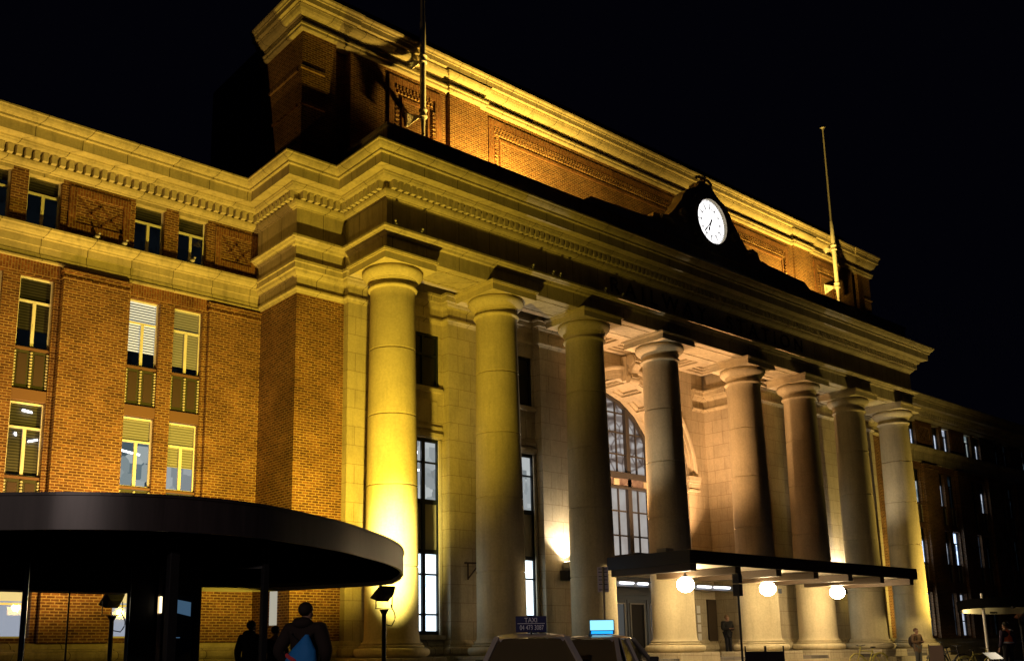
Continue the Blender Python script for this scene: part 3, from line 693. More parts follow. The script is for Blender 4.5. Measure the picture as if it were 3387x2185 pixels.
def rope(k, x, z0, z1, y):
    n = int((z1 - z0) / .085)
    for i in range(n):
        z = z0 + (z1 - z0) * (i + .5) / n
        k.sphere((x, y, z), .045, 8, sz=.85)
def spandrel(xc, z0, z1, fl):
    k = MB(fl); k.box(xc - .48, xc + .48, WY + .13, WY + .2, z0, z1); sp_ = k.build('spandrel', M['green'], ST)
    k = MB(fl)
    for dx in (-.235, .235): k.box(xc + dx - .13, xc + dx + .13, WY + .115, WY + .13, z0 + .12, z1 - .1)
    k.build('inset', M['plum'], sp_)
    for dx in (-.45, 0, .45): k = MB(fl); rope(k, xc + dx, z0 + .02, z1 - .02, WY + .10); k.build('rope_moulding', M['rope'], sp_)
BAYS_L = [-5.625, -10.24, -14.86]     # centres of the pairs of windows
BAYS_R = [-5.625 - 4.615 * i for i in range(6)]
LK = {  # bay index, window (0 left, 1 right), row -> (room, blinds, strips)
 (0, 0, 'up'): ('dark', [('white', .48, 2.1)], []), (0, 1, 'up'): ('dark', [('olive', .25, 2.1)], []),
 (0, 0, 'lo'): ('office', [('olive', 1.42, 2.1)], [((-.3, .5, 1.2), (.4, .7, 1.15))]), (0, 1, 'lo'): ('grey', [('olive', .75, 2.1)], []),
 (1, 1, 'up'): ('dark', [('dark', .55, 2.1)], []), (1, 1, 'lo'): ('dark', [('dark', .1, 2.1)], [((-.25, -.02, 1.22), (-.1, .3, 1.1)), ((.12, -.02, 1.02), (.4, .1, 1.12)), ((-.1, -.02, 1.9), (.2, .1, 1.88))]),
 (0, 0, 'top'): ('dark', [('dark', 1.04, 1.6)], []), (0, 1, 'top'): ('dark', [('dark', 1.04, 1.6)], []),
 (1, 1, 'top'): ('dark', [('dark', 1.04, 1.6)], []),
}
RK = {}
random.seed(3)
lit_right = {(0, 'lo'): ['cool', 'cool'], (0, 'up'): ['dim', 'blue'], (1, 'lo'): ['blue', 'blue'], (1, 'up'): ['blue', 'office'], (2, 'lo'): ['dim', 'blue'], (2, 'up'): ['dim', 'dark'], (2, 'gf'): ['dim', 'dim'], (0, 'top'): ['dim', 'dim'], (1, 'top'): ['blue', 'dim'], (2, 'top'): ['dim', 'dim'], (3, 'top'): ['office', 'dim'],
             (0, 'gf'): ['cool', 'cool'], (1, 'gf'): ['blue', 'cool'], (3, 'up'): ['dark', 'dim'], (3, 'lo'): ['dim', 'dark']}
def wing(fl, bays, end):
    B = lambda: MB(fl)
    holes = []; pil = []
    for c in bays:
        for wx in (c - .715, c + .705):
            holes.append((wx - .48, wx + .48, 3.95, 10.93)); holes.append((wx - .48, wx + .48, 12.50, 14.125)); holes.append((wx - .48, wx + .48, .66, 3.30))
    k = B(); wall(k, end, -2.46, .4, 14.14, WY, holes, .32); k.build('wing_brick_wall', M['brick'], ST)
    k = B()
    xs = [(-4.28, -2.46, .13)] + [(c - 3.255, c - 1.30, .22) for c in bays]
    for x0, x1, o in xs:
        k = B(); k.box(x0, x1, WY - o, WY - .001, .52, 10.98); k.box(x0 - .03, x1 + (.03 if x1 < -2.5 else 0), WY - o - .03, WY - .001, 10.98, 11.06); k.box(x0, x1, WY - o, WY - .001, 11.06, 11.20); k.box(x0 - .05, x1 + (.05 if x1 < -2.5 else 0), WY - o - .05, WY - .001, 11.20, 11.28)
        k.build('brick_pilaster', M['brick'], ST)
    k = B(); MBp = B()
    for c in bays: k = B(); k.box(c - 1.29, c + 1.29, WY - .03, WY - .001, 11.0, 11.37); k.build('soldier_course', M['brick_v'], ST)
    # stone string course: moulding + jointed band
    (B().sweep([(end, WY), (-2.46, WY)], [(-.2, 12.44), (.20, 12.42), (.25, 12.40), (.25, 12.33), (.22, 12.31), (.20, 12.24), (.15, 12.17), (.11, 12.14), (.10, 12.09), (.06, 12.08), (.06, 11.84), (.04, 11.83), (.04, 11.60), (.06, 11.59), (.06, 11.46), (.11, 11.44), (.11, 11.38), (0, 11.37), (-.2, 11.37)])).build('string_course', M['cornice'], ST)
    for c in bays:
        for a_ in (c - 1.21, c + .21): k = B(); k.box(a_, a_ + .99, WY - .02, WY + .3, 14.02, 14.13); k.build('window_head', M['cornice'], ST)
    # brick panels between the attic windows
    z0, z1 = 12.62, 13.98
    for x0, x1 in [(-4.14, -2.62)] + [(c - 3.22, c - 1.36) for c in bays]:
        k = B(); q = B(); k.box(x0, x1, WY - .05, WY, z1 - .24, z1); k.box(x0, x1, WY - .05, WY, z0, z0 + .24); k.box(x0, x0 + .22, WY - .048, WY, z0 + .24, z1 - .24); k.box(x1 - .22, x1, WY - .048, WY, z0 + .24, z1 - .24)
        cx, cz = (x0 + x1) / 2, (z0 + z1) / 2; y = WY - .004
        hx, hz = (x1 - x0) / 2 - .24, .42
        for a_, b_ in (((-hx, hz), (.15, -hz)), ((-.15, hz), (hx, -hz)), ((-.55 * hx, -.3 * hz), (.05, hz * .75)), ((-.05, -hz), (hx * .9, .35 * hz))):
            q.bar((cx + a_[0], y, cz + a_[1]), (cx + b_[0], y, cz + b_[1]), .06, .024, up=(0, 1, 0))
        k.build('panel_frame', M['brick_v'], ST); q.build('panel_lozenge', M['brick_dark'], ST)
    for bi, c in enumerate(bays):
        for wi, wx in enumerate((c - .715, c + .705)):
            wi_ = wi
            if fl: kinds = {r_: lit_right.get((bi, r_), ['dark', 'dark'])[1 - wi] for r_ in ('top', 'up', 'lo', 'gf')}
            for row, z, h in (('lo', 5.08, 2.13), ('up', 8.80, 2.13), ('top', 12.5, 1.62)):
                if fl: wing_window(wx, z, h, kinds[row], [('dark', 1.45 if h > 2 else 1.05, h - .03)] if (bi + wi) % 2 else [], True)
                else:
                    kd, bl, st = LK.get((bi, wi, row), ('dark', [('dark', 1.2, h - .03)], []))
                    wing_window(wx, z, h, kd, bl, False, st)
            k = B(); k.box(wx - .48, wx + .48, WY + .02, WY + .25, 7.24, 7.56); k.build('lintel', M['lintel'], ST)
            spandrel(wx, 7.60, 8.72, fl); spandrel(wx, 3.99, 5.0, fl)
            k = B(); k.box(wx - .48, wx + .48, WY + .02, WY + .25, 3.65, 3.95); k.build('lintel', M['lintel'], ST)
            # ground floor window
            G = bpy.data.objects.new('window', None); C.objects.link(G); X = FLIPX - wx if fl else wx; G.location = (X, WY + .2, .66); G.parent = ST; G.matrix_parent_inverse = Matrix.Translation(-wloc(ST))
            if 'gf' not in BARM:
                f_ = MB(); f_.box(-.48, -.42, 0, .06, 0, 2.64); f_.box(.42, .48, 0, .06, 0, 2.64)
                for z in (0.02, .92, 1.75, 2.6): f_.box(-.42, .42, 0, .058, z - .03, z + .03)
                BARM['gf'] = f_.mesh('frame', M['cream']); BARM['gfd'] = f_.mesh('frame', M['darkmetal'])
                BARM['gg'] = simple(-.44, .44, .03, 0, 2.62, M['glass'])
                BARM['cream'] = simple(-.43, .43, .08, 1.0, 2.6, emis('lit_cream_roller_blind', (1, .72, .28), 1.3), 'blind')
                BARM['frost'] = simple(-.43, .43, .075, .05, 1.0, emis('frosted_lower_pane', (.62, .66, .82), .75), 'frosted_pane')
            loc_child('frame', BARM['gfd'] if fl else BARM['gf'], G); loc_child('pane', BARM['gg'], G)
            if fl: loc_child('room', room(kinds['gf'], 2.64, True), G)
            else: loc_child('blind', BARM['cream'], G); loc_child('frosted_pane', BARM['frost'], G)
    bk = B(); bk.box(end, -2.2, 5.4, 5.6, 0, 15); bk.build('inner_wall', M['interior'], ST)
wing(False, BAYS_L, WL)
wing(True, BAYS_R, FLIPX - WR)
# narrow window in the pavilion return, seen under the shelter
k = MB(); k.box(-2.53, -2.46, 2.5, 2.85, 1.0, 2.9); k.build('slit_window', emis('pale_slit_window', (.75, .7, .55), .55), ST)

# ================================================================== CLOCK
CK = thing('station_clock', (15.98, -.8, 16.68), 'big round white backlit clock in a carved scrolled surround on the parapet', 'clock')
CZ = 17.94
out = [(-7.8, 16.6), (-7.8, 16.70), (-7.3, 17.0), (-4.3, 17.12), (-3.7, 17.2), (-3.62, 17.42), (-2.75, 17.46), (-2.62, 17.62), (-2.30, 17.9), (-2.05, 18.2), (-1.78, 18.5), (-1.62, 18.8), (-1.25, 19.15), (-.75, 19.38), (-.5, 19.6), (-.42, 19.78)]
full = out + [(-x, z) for x, z in reversed(out)]
k = MB(); nn = len(full); vs = [(15.98 + x, -.74, z) for x, z in full] + [(15.98 + x, -.2, z) for x, z in full]
k.add(vs, [tuple(range(nn)), tuple(range(2 * nn - 1, nn - 1, -1))] + [(i, (i + 1) % nn, nn + (i + 1) % nn, nn + i) for i in range(nn)])
k.build('surround', M['plain'], CK, fix=True)
def ringm(k, r0, r1, y0, y1, n=64):
    for i in range(n):
        a, b = 2 * PI * i / n, 2 * PI * (i + 1) / n
        P = lambda r, y, t: (15.98 + r * math.cos(t), y, CZ + r * math.sin(t))
        k.quad(P(r0, y1, a), P(r1, y1, a), P(r1, y1, b), P(r0, y1, b)); k.quad(P(r0, y1, a), P(r0, y1, b), P(r0, y0, b), P(r0, y0, a)); k.quad(P(r1, y1, a), P(r1, y0, a), P(r1, y0, b), P(r1, y1, b))
k = MB(); ringm(k, 1.0, 1.14, -.74, -.98); ringm(k, 1.14, 1.22, -.74, -.92)
for i in range(40):
    t = 2 * PI * i / 40; k.sphere((15.98 + 1.30 * math.cos(t), -.82, CZ + 1.30 * math.sin(t)), .085, 8, sz=1 + .25 * (i % 2))
k.build('carved_rim', M['plain'], CK)
k = MB(); k.lathe([(0.0, 0), (1.0, 0)], n=64, smooth=False)
dm = k.mesh('dial', M['dial']); dl_ = inst('dial', dm, CK, (15.98, -.84, CZ)); dl_.rotation_euler.x = PI / 2
k = MB(); yb = -.86
ringm(k, .60, .625, yb, yb - .01); ringm(k, .93, .945, yb, yb - .01)
for i in range(12):
    t = 2 * PI * i / 12; ct, s_ = math.cos(t), math.sin(t)
    for dd in (-.035, .035):
        c2, s2 = math.cos(t + dd), math.sin(t + dd)
        k.bar((15.98 + .67 * c2, yb - .005, CZ + .67 * s2), (15.98 + .86 * c2, yb - .005, CZ + .86 * s2), .02, .01, up=(0, 1, 0))
    k.bar((15.98 + .62 * ct, yb - .004, CZ + .62 * s_), (15.98 + .67 * ct, yb - .004, CZ + .67 * s_), .07, .008, up=(0, 1, 0))
for i in range(60):
    t = 2 * PI * i / 60; k.bar((15.98 + .94 * math.cos(t), yb - .003, CZ + .94 * math.sin(t)), (15.98 + .995 * math.cos(t), yb - .003, CZ + .995 * math.sin(t)), .035, .006, up=(0, 1, 0))
k.build('numeral_ring', M['black'], CK)
def hand(name, ang, L, wd):
    k = MB(); dx, dz = math.sin(ang), math.cos(ang); c0 = Vector((15.98, yb - .03, CZ))
    d_ = Vector((dx, 0, dz)); n_ = Vector((dz, 0, -dx))
    pts = [c0 - d_ * .15 - n_ * wd * .7, c0 - d_ * .15 + n_ * wd * .7, c0 + n_ * wd, c0 + d_ * L * .45 + n_ * wd * .55, c0 + d_ * L * .62 + n_ * wd * 1.3, c0 + d_ * L, c0 + d_ * L * .62 - n_ * wd * 1.3, c0 + d_ * L * .45 - n_ * wd * .55, c0 - n_ * wd]
    vs = [tuple(p) for p in pts] + [tuple(p + Vector((0, .012, 0))) for p in pts]; n = len(pts)
    k.add(vs, [tuple(range(n)), tuple(range(2 * n - 1, n - 1, -1))] + [(i, (i + 1) % n, n + (i + 1) % n, n + i) for i in range(n)])
    k.build(name, M['black'], CK)
hand('hour_hand', math.radians(203), .56, .045); hand('minute_hand', math.radians(222), .80, .03)
k = MB()
for sx in (-1, 1):
    k = MB(); k.tube([(15.98 + sx * (1.72 + .3 * math.cos(t) * (1 - t / 9)), -.82, 17.75 + .3 * math.sin(t) * (1 - t / 9)) for t in [i * .45 for i in range(14)]], .09, 8); k.build('scroll_carving', M['plain'], CK); k = MB()
    k.tube([(15.98 + sx * (.28 + .27 * math.cos(t)), -.62, 19.85 + .2 * math.sin(t)) for t in [i * .5 for i in range(11)]], .06, 8); k.build('scroll_carving', M['plain'], CK); k = MB()
    k.tube([(15.98 + sx * 3.3, -.84, 17.3), (15.98 + sx * 2.9, -.88, 17.36), (15.98 + sx * 2.5, -.86, 17.2)], .1, 8); k.build('scroll_carving', M['plain'], CK)
k = MB(); k.sphere((15.98, -.62, 20.02), .13, 12, sz=1.5); k.tube([(15.98, -.62, 19.5), (15.98, -.62, 20.0)], .09, 10)
k.build('crest', M['plain'], CK)

# ================================================================== FLAGPOLES
def flagpole(x, label):
    F = thing('flagpole', (x, 1.2, 18.1), label, 'flagpole', 'flagpoles bracketed to the attic wall')
    k = MB(); k.tube([(x, 1.2, 18.16), (x, 1.2, 18.95), (x, 1.2, 21.1), (x, 1.2, 22.6), (x, 1.2, 22.62), (x, 1.2, 28.1)], .1, 16, rs=[.055, .105, .115, .105, .085, .035]); k.build('pole', M['white'], F)
    k = MB(); k.sphere((x, 1.2, 18.12), .075, 12); k.lathe([(.0, 28.1), (.12, 28.11), (.12, 28.16), (0, 28.2)], x, 1.2, 16); k.build('finial', M['white'], F)
    for z in (18.95, 21.1):
        k = MB(); k.lathe([(.11, z - .16), (.16, z - .15), (.16, z - .10), (.125, z - .08), (.125, z + .08), (.16, z + .10), (.16, z + .14), (.11, z + .15)], x, 1.2, 20); k.build('collar', M['white'], F)
        k = MB()      # fan-shaped shell bracket back to the wall
        for i in range(9):
            t = -1.1 + 2.0 * i / 8
            k.bar((x - .02, 1.3, z - .05), (x - .30 + .0 * i, 1.74, z + .30 * math.sin(t) - .1), .022, .03)
        k.tube([(x - .34, 1.72, z - .10 + .32 * math.sin(-1.1 + 2.0 * i / 12)) for i in range(13)], .03, 6)
        k.bar((x, 1.25, z), (x, 1.76, z), .08); k.build('wall_bracket', M['white'], F)
flagpole(2.15, 'tall white flagpole on the near left end of the attic')
flagpole(FLIPX - 2.15, 'tall white flagpole on the far right end of the attic, its top against the sky')

# ================================================================== ENTRANCE CANOPY
CA = thing('entrance_canopy', (15.98, -2.7, 2.8), 'dark flat entrance canopy with a folded white underside across the middle columns', 'canopy')
M['soffit'] = mat('canopy_soffit_paint', (.72, .66, .55), .6); M['fascia'] = mat('dark_canopy_fascia', (.022, .017, .018), .45)
k = MB(); k.box(8.5, 23.45, -4.5, -1.0, 3.16, 3.26); k.box(8.5, 23.45, -4.56, -4.5, 2.84, 3.28); k.box(8.44, 8.5, -4.56, -1.0, 2.84, 3.28); k.box(23.45, 23.51, -4.56, -1.0, 2.84, 3.28)
k.box(9.8, 22.2, -1.0, 4.1, 3.2, 3.5); k.box(9.8, 22.2, -1.25, -.99, 3.24, 3.52)
k.build('fascia', M['fascia'], CA, bevel=.01)
k = MB(); n = 6
for i in range(n):   # folded soffit
    x0 = 8.52 + 14.9 * i / n; x1 = 8.52 + 14.9 * (i + 1) / n; xm = (x0 + x1) / 2
    k.quad((x0, -4.49, 2.86), (xm, -4.49, 3.12), (xm, -1.02, 3.12), (x0, -1.02, 2.86)); k.quad((xm, -4.49, 3.12), (x1, -4.49, 2.86), (x1, -1.02, 2.86), (xm, -1.02, 3.12))
k.quad((9.8, -1.0, 3.19), (22.2, -1.0, 3.19), (22.2, 4.1, 3.19), (9.8, 4.1, 3.19)); k.build('soffit', M['soffit'], CA)
for i in range(7):
    x = 8.75 + 14.45 * i / 6
    k = MB(); k.box(x - .16, x + .16, -4.44, -1.05, 2.62, 2.88); k.build('beam', mat('canopy_beam_brown', (.06, .04, .025), .6) if i == 0 else bpy.data.materials['canopy_beam_brown'], CA)
k = MB(); k.box(9.9, 22.1, .98, 1.12, 2.5, 2.66); k.box(10, 22, .9, 1.0, 2.66, 2.7); k.build('rear_rail', M['bluegrey'], CA)
for x0, x1 in ((11.25, 12.0), (12.3, 12.85), (16.0, 16.85), (17.1, 18.15), (20.3, 20.65), (20.9, 21.3)):
    k = MB(); k.tube([(x0, .92, 2.63), (x1, .92, 2.63)], .045, 8); k.build('fluorescent_tube', M['tube'], CA)
k = MB(); k.box(9.2, 9.6, -3.0, -2.6, 3.27, 3.5); k.box(9.1, 9.7, -3.06, -2.54, 3.262, 3.30); k.build('roof_light_box', M['greypanel'], CA)
for lab, x in (('glowing globe lamp hanging under the near left end of the entrance canopy', 10.98), ('glowing globe lamp hanging under the middle of the entrance canopy', 15.98), ('glowing globe lamp hanging under the far right end of the entrance canopy', 20.98)):
    G = thing('globe_lamp', (x, -2.35, 2.4), lab, 'globe lamp', 'globe lamps under the entrance canopy')
    k = MB(); k.sphere((x, -2.35, 2.36), .30, 28, sz=.9); k.build('globe', M['globe'], G)
    k = MB(); k.tube([(x, -2.35, 2.6), (x, -2.35, 2.98)], .025, 8); k.tube([(x, -2.35, 2.6), (x, -2.35, 2.66)], .09, 16); k.build('stem', M['black'], G)

# ================================================================== FLOODLIGHTS
def flood(x, y, z, az, el, label, power, color, angle, head_back=(.07, .07, .075), blend=.6, lens=30, dist=.22, size=.12):
    F = thing('floodlight', (x, y, PZ), label, 'floodlight', 'floodlights on posts aimed at the facade')
    d = Vector((math.sin(az) * math.cos(el), math.cos(az) * math.cos(el), math.sin(el))); r = Vector((math.cos(az), -math.sin(az), 0)); u = r.cross(d)
    c = Vector((x, y, z))
    k = MB(); P = []
    for t, ww, hh in ((-.13, .10, .08), (-.10, .17, .14), (.02, .24, .20), (.07, .26, .22), (.09, .26, .22)):
        P.append([tuple(c + d * t + r * ww * a + u * hh * b_) for a, b_ in ((-1, -1), (1, -1), (1, 1), (-1, 1))])
    vs = [q for R_ in P for q in R_]; fs = [(i * 4 + j, i * 4 + (j + 1) % 4, i * 4 + 4 + (j + 1) % 4, i * 4 + 4 + j) for i in range(4) for j in range(4)] + [(0, 1, 2, 3)]
    k.add(vs, fs); k.build('housing', mat('flood_housing', head_back, .4, .3), F, bevel=.01)
    k = MB(); q = [tuple(c + d * .075 + r * .24 * a + u * .2 * b_) for a, b_ in ((-1, -1), (1, -1), (1, 1), (-1, 1))]; k.add(q, [(0, 1, 2, 3)]); k.build('lens', emis('flood_lens', color, lens), F)
    k = MB()
    for a in (-1, 1): k.bar(c + r * .27 * a, c + r * .27 * a - Vector((0, 0, .34)), .03, .015)
    k.bar(c - r * .28 - Vector((0, 0, .34)), c + r * .28 - Vector((0, 0, .34)), .04, .02); k.build('yoke', M['black'], F)
    k = MB(); b0 = c - Vector((0, 0, .36)); k.tube([(x, y, PZ), (x, y, b0.z - .12)], .055, 12); k.tube([(x, y, b0.z - .12), (x, y, b0.z)], .1, 12, rs=[.055, .12]); k.build('post', M['black'], F)
    k = MB(); pts = [c - d * .05 - Vector((0, 0, .2)) + r * .2]
    for i in range(8): t = i / 7; pts.append(c + r * (.25 + .12 * math.sin(PI * t)) - Vector((0, 0, .30 + .45 * t)))
    pts.append(Vector((x, y, b0.z - .35))); k.tube(pts, .014, 6); k.build('cable', M['black'], F)
    L = lamp('SPOT', 'flood_beam', tuple(c + d * dist), power, color, tuple(c + d * 5), size=size, angle=angle, blend=blend, parent=F)
    return F
FLOOD1 = 6800
F1 = flood(-3.27, -4.3, 1.56, math.radians(-8), math.radians(50), 'black floodlight on a post beside the shelter rim, blazing yellow at the first column', FLOOD1, YEL, 132, blend=.85)
lamp('SPOT', 'flood_core', (-3.2, -4.1, 1.62), 14000, (1, .83, .22), (-.34, -.6, 2.9), size=.12, angle=52, blend=1, parent=F1).scale = (.42, 1, 1)
flood(-8.25, .3, 1.50, math.radians(-10), math.radians(48), 'black floodlight on a rusty post seen through the kiosk glass, aimed at the left wing', 3000, (1, .60, .13), 128, blend=1)
flood(-14.9, .3, 1.5, math.radians(0), math.radians(56), 'black floodlight on a post before the outer left wing, beyond the kiosk', 3200, (1, .58, .12), 128, blend=1)
flood(33.9, -4.3, 1.5, math.radians(-8), math.radians(42), 'floodlight with a pinkish housing on a post before the last column at the far right', 2300, (1, .70, .16), 120, head_back=(.4, .2, .15))
# roof ledge floodlights washing the attic brick
def ledge_light(x, power, color, label, ty=0):
    F = thing('ledge_floodlight', (x, .1, 15.5), label, 'floodlight', 'floodlights hidden behind the parapet')
    k = MB(); k.box(x - .2, x + .2, -.15, .1, 15.75, 16.05); k.box(x - .03, x + .03, -.05, .05, 15.44, 15.75); k.build('housing', M['black'], F, bevel=.02)
    lamp('SPOT', 'ledge_beam', (x, .15, 16.15), power, color, (x + ty, 1.76, 18.6), size=.12, angle=138, blend=.7, parent=F)
ledge_light(5.9, 5200, ORG, 'small black floodlight behind the parapet left of the clock')
ledge_light(11.2, 500, ORG, 'small black floodlight behind the parapet just left of the clock')
ledge_light(FLIPX - 5.9, 3800, ORG, 'small black floodlight behind the parapet right of the clock')
ledge_light(FLIPX - 10.8, 900, ORG, 'small black floodlight behind the parapet just right of the clock')
# white wall washers behind the third and sixth columns
def washer(x, label, p):
    F = thing('wall_washer', (x, 1.0, 2.75), label, 'wall light', 'white uplighters on the portico wall')
    k = MB(); k.box(x - .3, x + .35, .82, 1.2, 2.62, 2.98); k.build('housing', M['black'], F, bevel=.02)
    k = MB(); k.box(x - .14, x + .14, .9, 1.2, 3.05, 3.3); k.box(x - .05, x + .05, 1.0, 1.25, 2.98, 3.05); k.build('lamp_head', M['greypanel'], F, bevel=.02)
    k = MB(); k.add([(x - .12, .92, 3.305), (x + .12, .92, 3.305), (x + .12, 1.16, 3.305), (x - .12, 1.16, 3.305)], [(0, 1, 2, 3)]); k.build('lens', emis('washer_lens', (1, .86, .66), 30), F)
    lamp('SPOT', 'washer_beam', (x, 1.02, 3.36), p, (1, .84, .66), (x, 1.22, 6.5), size=.06, angle=120, blend=.5, parent=F)
washer(8.62, 'boxy uplighter on the wall between the second and third columns, its beam burning white', 900)
washer(FLIPX - 4.6, 'boxy uplighter on the wall behind the seventh column, its beam burning white', 900)
# warm uplighters standing on the canopy roof
for x, p in ((12.6, 3500), (19.4, 3500)):
    F = thing('canopy_uplighter', (x, 1.9, 3.5), 'small uplighter on the canopy roof, ' + ('left' if x < 15 else 'right') + ' side of the arch', 'uplighter', 'uplighters on the canopy roof')
    k = MB(); k.box(x - .2, x + .2, 1.75, 2.05, 3.51, 3.68); k.build('housing', M['black'], F, bevel=.02)
    lamp('SPOT', 'uplighter_beam', (x, 1.9, 3.78), p, (1, .55, .26), (15.98, 3.4, 12.5), size=.12, angle=120, blend=.7, parent=F)

# ================================================================== SHELTERS
def shelter(pts, label, zb=1.75, zt=2.2, fm='shelter_fascia', lip=.10, sm='shelter_soffit'):
    cx = sum(p[0] for p in pts) / len(pts); cy = sum(p[1] for p in pts) / len(pts)
    # Catmull-Rom resample
    P = []; n = len(pts)
    for i in range(n):
        a, b_, c_, d_ = [Vector(pts[(i + j) % n]) for j in (-1, 0, 1, 2)]
        for s_ in range(6):
            t = s_ / 6; P.append(.5 * ((2 * b_) + (c_ - a) * t + (2 * a - 5 * b_ + 4 * c_ - d_) * t * t + (-a + 3 * b_ - 3 * c_ + d_) * t ** 3))
    area = sum(P[i - 1].x * P[i].y - P[i].x * P[i - 1].y for i in range(len(P)))
    if area < 0: P.reverse()
    n = len(P); nr = []
    for i in range(n):
        d_ = (P[(i + 1) % n] - P[i - 1]).normalized(); nr.append(Vector((d_.y, -d_.x)))
    SHL = thing('round_shelter', (cx, cy, PZ), label, 'shelter')
    def ring(k, o0, z0, o1, z1, sm=True):
        vs = [(P[i].x + nr[i].x * o0, P[i].y + nr[i].y * o0, z0) for i in range(n)] + [(P[i].x + nr[i].x * o1, P[i].y + nr[i].y * o1, z1) for i in range(n)]
        k.add(vs, [(i, (i + 1) % n, n + (i + 1) % n, n + i) for i in range(n)], sm)
    k = MB(); ring(k, 0, zb, 0, zt); ring(k, 0, zb, -.05, zb, False); ring(k, 0, zt, -.10, zt + .03, False)
    k.build('fascia', M[fm], SHL)
    k = MB(); ring(k, .0, zt - .02, .018, zt - .02, False); ring(k, .018, zt - .02, .018, zt + .02, False); ring(k, .018, zt + .02, -.06, zt + .03, False); k.build('drip_edge', M[fm], SHL)
    k = MB(); ring(k, -.05, zb, -.05, zt - .05); k.build('inner_lip', M['shelter_lip'], SHL)
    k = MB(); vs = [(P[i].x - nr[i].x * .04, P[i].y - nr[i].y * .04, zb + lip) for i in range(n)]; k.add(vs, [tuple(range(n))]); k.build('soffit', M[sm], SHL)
    k = MB(); vs = [(P[i].x - nr[i].x * .1, P[i].y - nr[i].y * .1, zt + .03) for i in range(n)]; k.add(vs, [tuple(range(n))]); k.build('roof', M['black'], SHL)
    return SHL
m = mat('shelter_fascia', (.14, .10, .105), .38, .2, spec=.5); n1 = noise(m, posnode(m), 2.5, 6); mp = nd(m, 'ShaderNodeMapping'); mp.inputs['Scale'].default_value = (4, 4, .3); lk(m, posnode(m), mp.inputs[0]); lk(m, mp.outputs[0], n1.inputs['Vector'])
r1 = ramp(m, n1.outputs[0], [(.3, (.03, .024, .025)), (.7, (.055, .043, .045))]); lk(m, r1.outputs[0], m.node_tree.nodes['Principled BSDF'].inputs['Base Color']); M['shelter_fascia'] = m
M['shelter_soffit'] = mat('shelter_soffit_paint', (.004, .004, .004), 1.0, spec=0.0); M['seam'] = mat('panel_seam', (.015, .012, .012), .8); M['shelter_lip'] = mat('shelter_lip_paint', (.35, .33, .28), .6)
SP = [(-14, -11.2), (-13.3, -11.75), (-12.6, -12.13), (-11.9, -12.3), (-11.2, -12.28), (-10.5, -12.07), (-9.0, -11.28), (-8.0, -10.55), (-7.05, -9.8), (-6.15, -8.93), (-5.4, -8.02), (-4.82, -7.2), (-4.05, -5.92), (-3.62, -4.75), (-4.2, -2.71), (-4.75, -1.3), (-5.7, -.65), (-7.5, -.5), (-10, -.7), (-13, -.9), (-16.5, -1.8), (-18.5, -3.8), (-18.4, -6.5), (-16.6, -9.2)]
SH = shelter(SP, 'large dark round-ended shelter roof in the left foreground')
for x, y, w_ in ((-11.80, -11.6, .13), (-10.40, -11.55, .09), (-16.0, -8.5, .12)):
    k = MB(); k.box(x - w_ / 2, x + w_ / 2, y - w_ / 2, y + w_ / 2, PZ, 2.05); k.build('post', M['black'], SH, bevel=.008)
k = MB(); k.bar((-10.4, -11.55, 1.42), (-10.74, -11.35, 1.42), .04); k.build('bracket_arm', M['black'], SH)
RP = [(22.6, -7.7), (23.75, -6.2), (26.5, -4.7), (29.5, -3.7), (31.8, -3.6), (32.8, -4.8), (32.8, -7), (32.0, -9.2), (29.5, -10.6), (26.5, -10.6), (24, -9.4)]
SR = shelter(RP, 'small round shelter roof at the far right edge with its inner lip lit yellow', zb=1.55, zt=1.9, fm='shelter_soffit', lip=.30)
k = MB(); k.box(29.2, 29.5, -5.1, -4.9, 1.5, 1.58); k.build('added_lip_light', M['black'], SR); lamp('SPOT', 'added_lip_beam', (29.35, -4.85, 1.6), 420, (1, .74, .30), (29.6, -3.75, 1.72), size=.08, angle=140, blend=.8, parent=SR)  # unseen spot added under the roof to light the inner lip
k = MB(); k.tube([(22.9, -8.4, 1.5), (22.9, -8.4, 1.58)], .08, 12); k.build('added_downlight', M['black'], SR); lamp('SPOT', 'added_down_beam', (22.9, -8.6, 1.45), 260, (1, .82, .6), (20.8, -9.6, -.6), size=.1, angle=120, blend=.8, parent=SR)  # unseen fitting added to light the posts, bicycles and orange vest
for x, y in ((23.6, -7.0), (26.5, -8.2), (33.0, -9.5)):
    k = MB(); k.tube([(x, y, PZ), (x, y, 2.15 if x < 24 else 1.9)], .055, 10); k.build('post', M['white'] if x < 24 else M['greypanel'], SR)

# kiosk under the shelter
KI = thing('glazed_kiosk', (-12.0, -6.0, PZ), 'dark kiosk with glass walls and a black cabinet under the round shelter', 'kiosk')
k = MB(); k.box(-16.5, -10.45, -6.6, -5.95, 1.30, 1.84); k.build('header', M['black'], KI)
k = MB(); k.box(-10.42, -9.68, -6.5, -6.42, PZ, 1.84); k.box(-9.68, -9.1, -6.45, -6.35, PZ, 1.84); k.box(-9.16, -9.03, -6.5, -6.3, PZ, 1.84); k.build('cabinet', M['black'], KI, bevel=.01)
k = MB(); k.quad((-9.66, -6.52, PZ + .1), (-9.2, -6.52, PZ + .1), (-9.2, -6.52, 1.28), (-9.66, -6.52, 1.28)); k.build('door_glass', mat('dark_blue_door_glass', (.01, .02, .035), .08, spec=.8), KI)
k = MB(); k.quad((-9.62, -6.525, .98), (-9.25, -6.525, .90), (-9.25, -6.525, 1.16), (-9.62, -6.525, 1.22)); k.quad((-9.58, -6.525, .50), (-9.44, -6.525, .50), (-9.44, -6.525, .515), (-9.58, -6.525, .515)); k.build('glass_reflection', emis('blue_reflection_glow', (.12, .25, .42), .35), KI)  # glowing panels added in place of a pale blue reflection on the glass
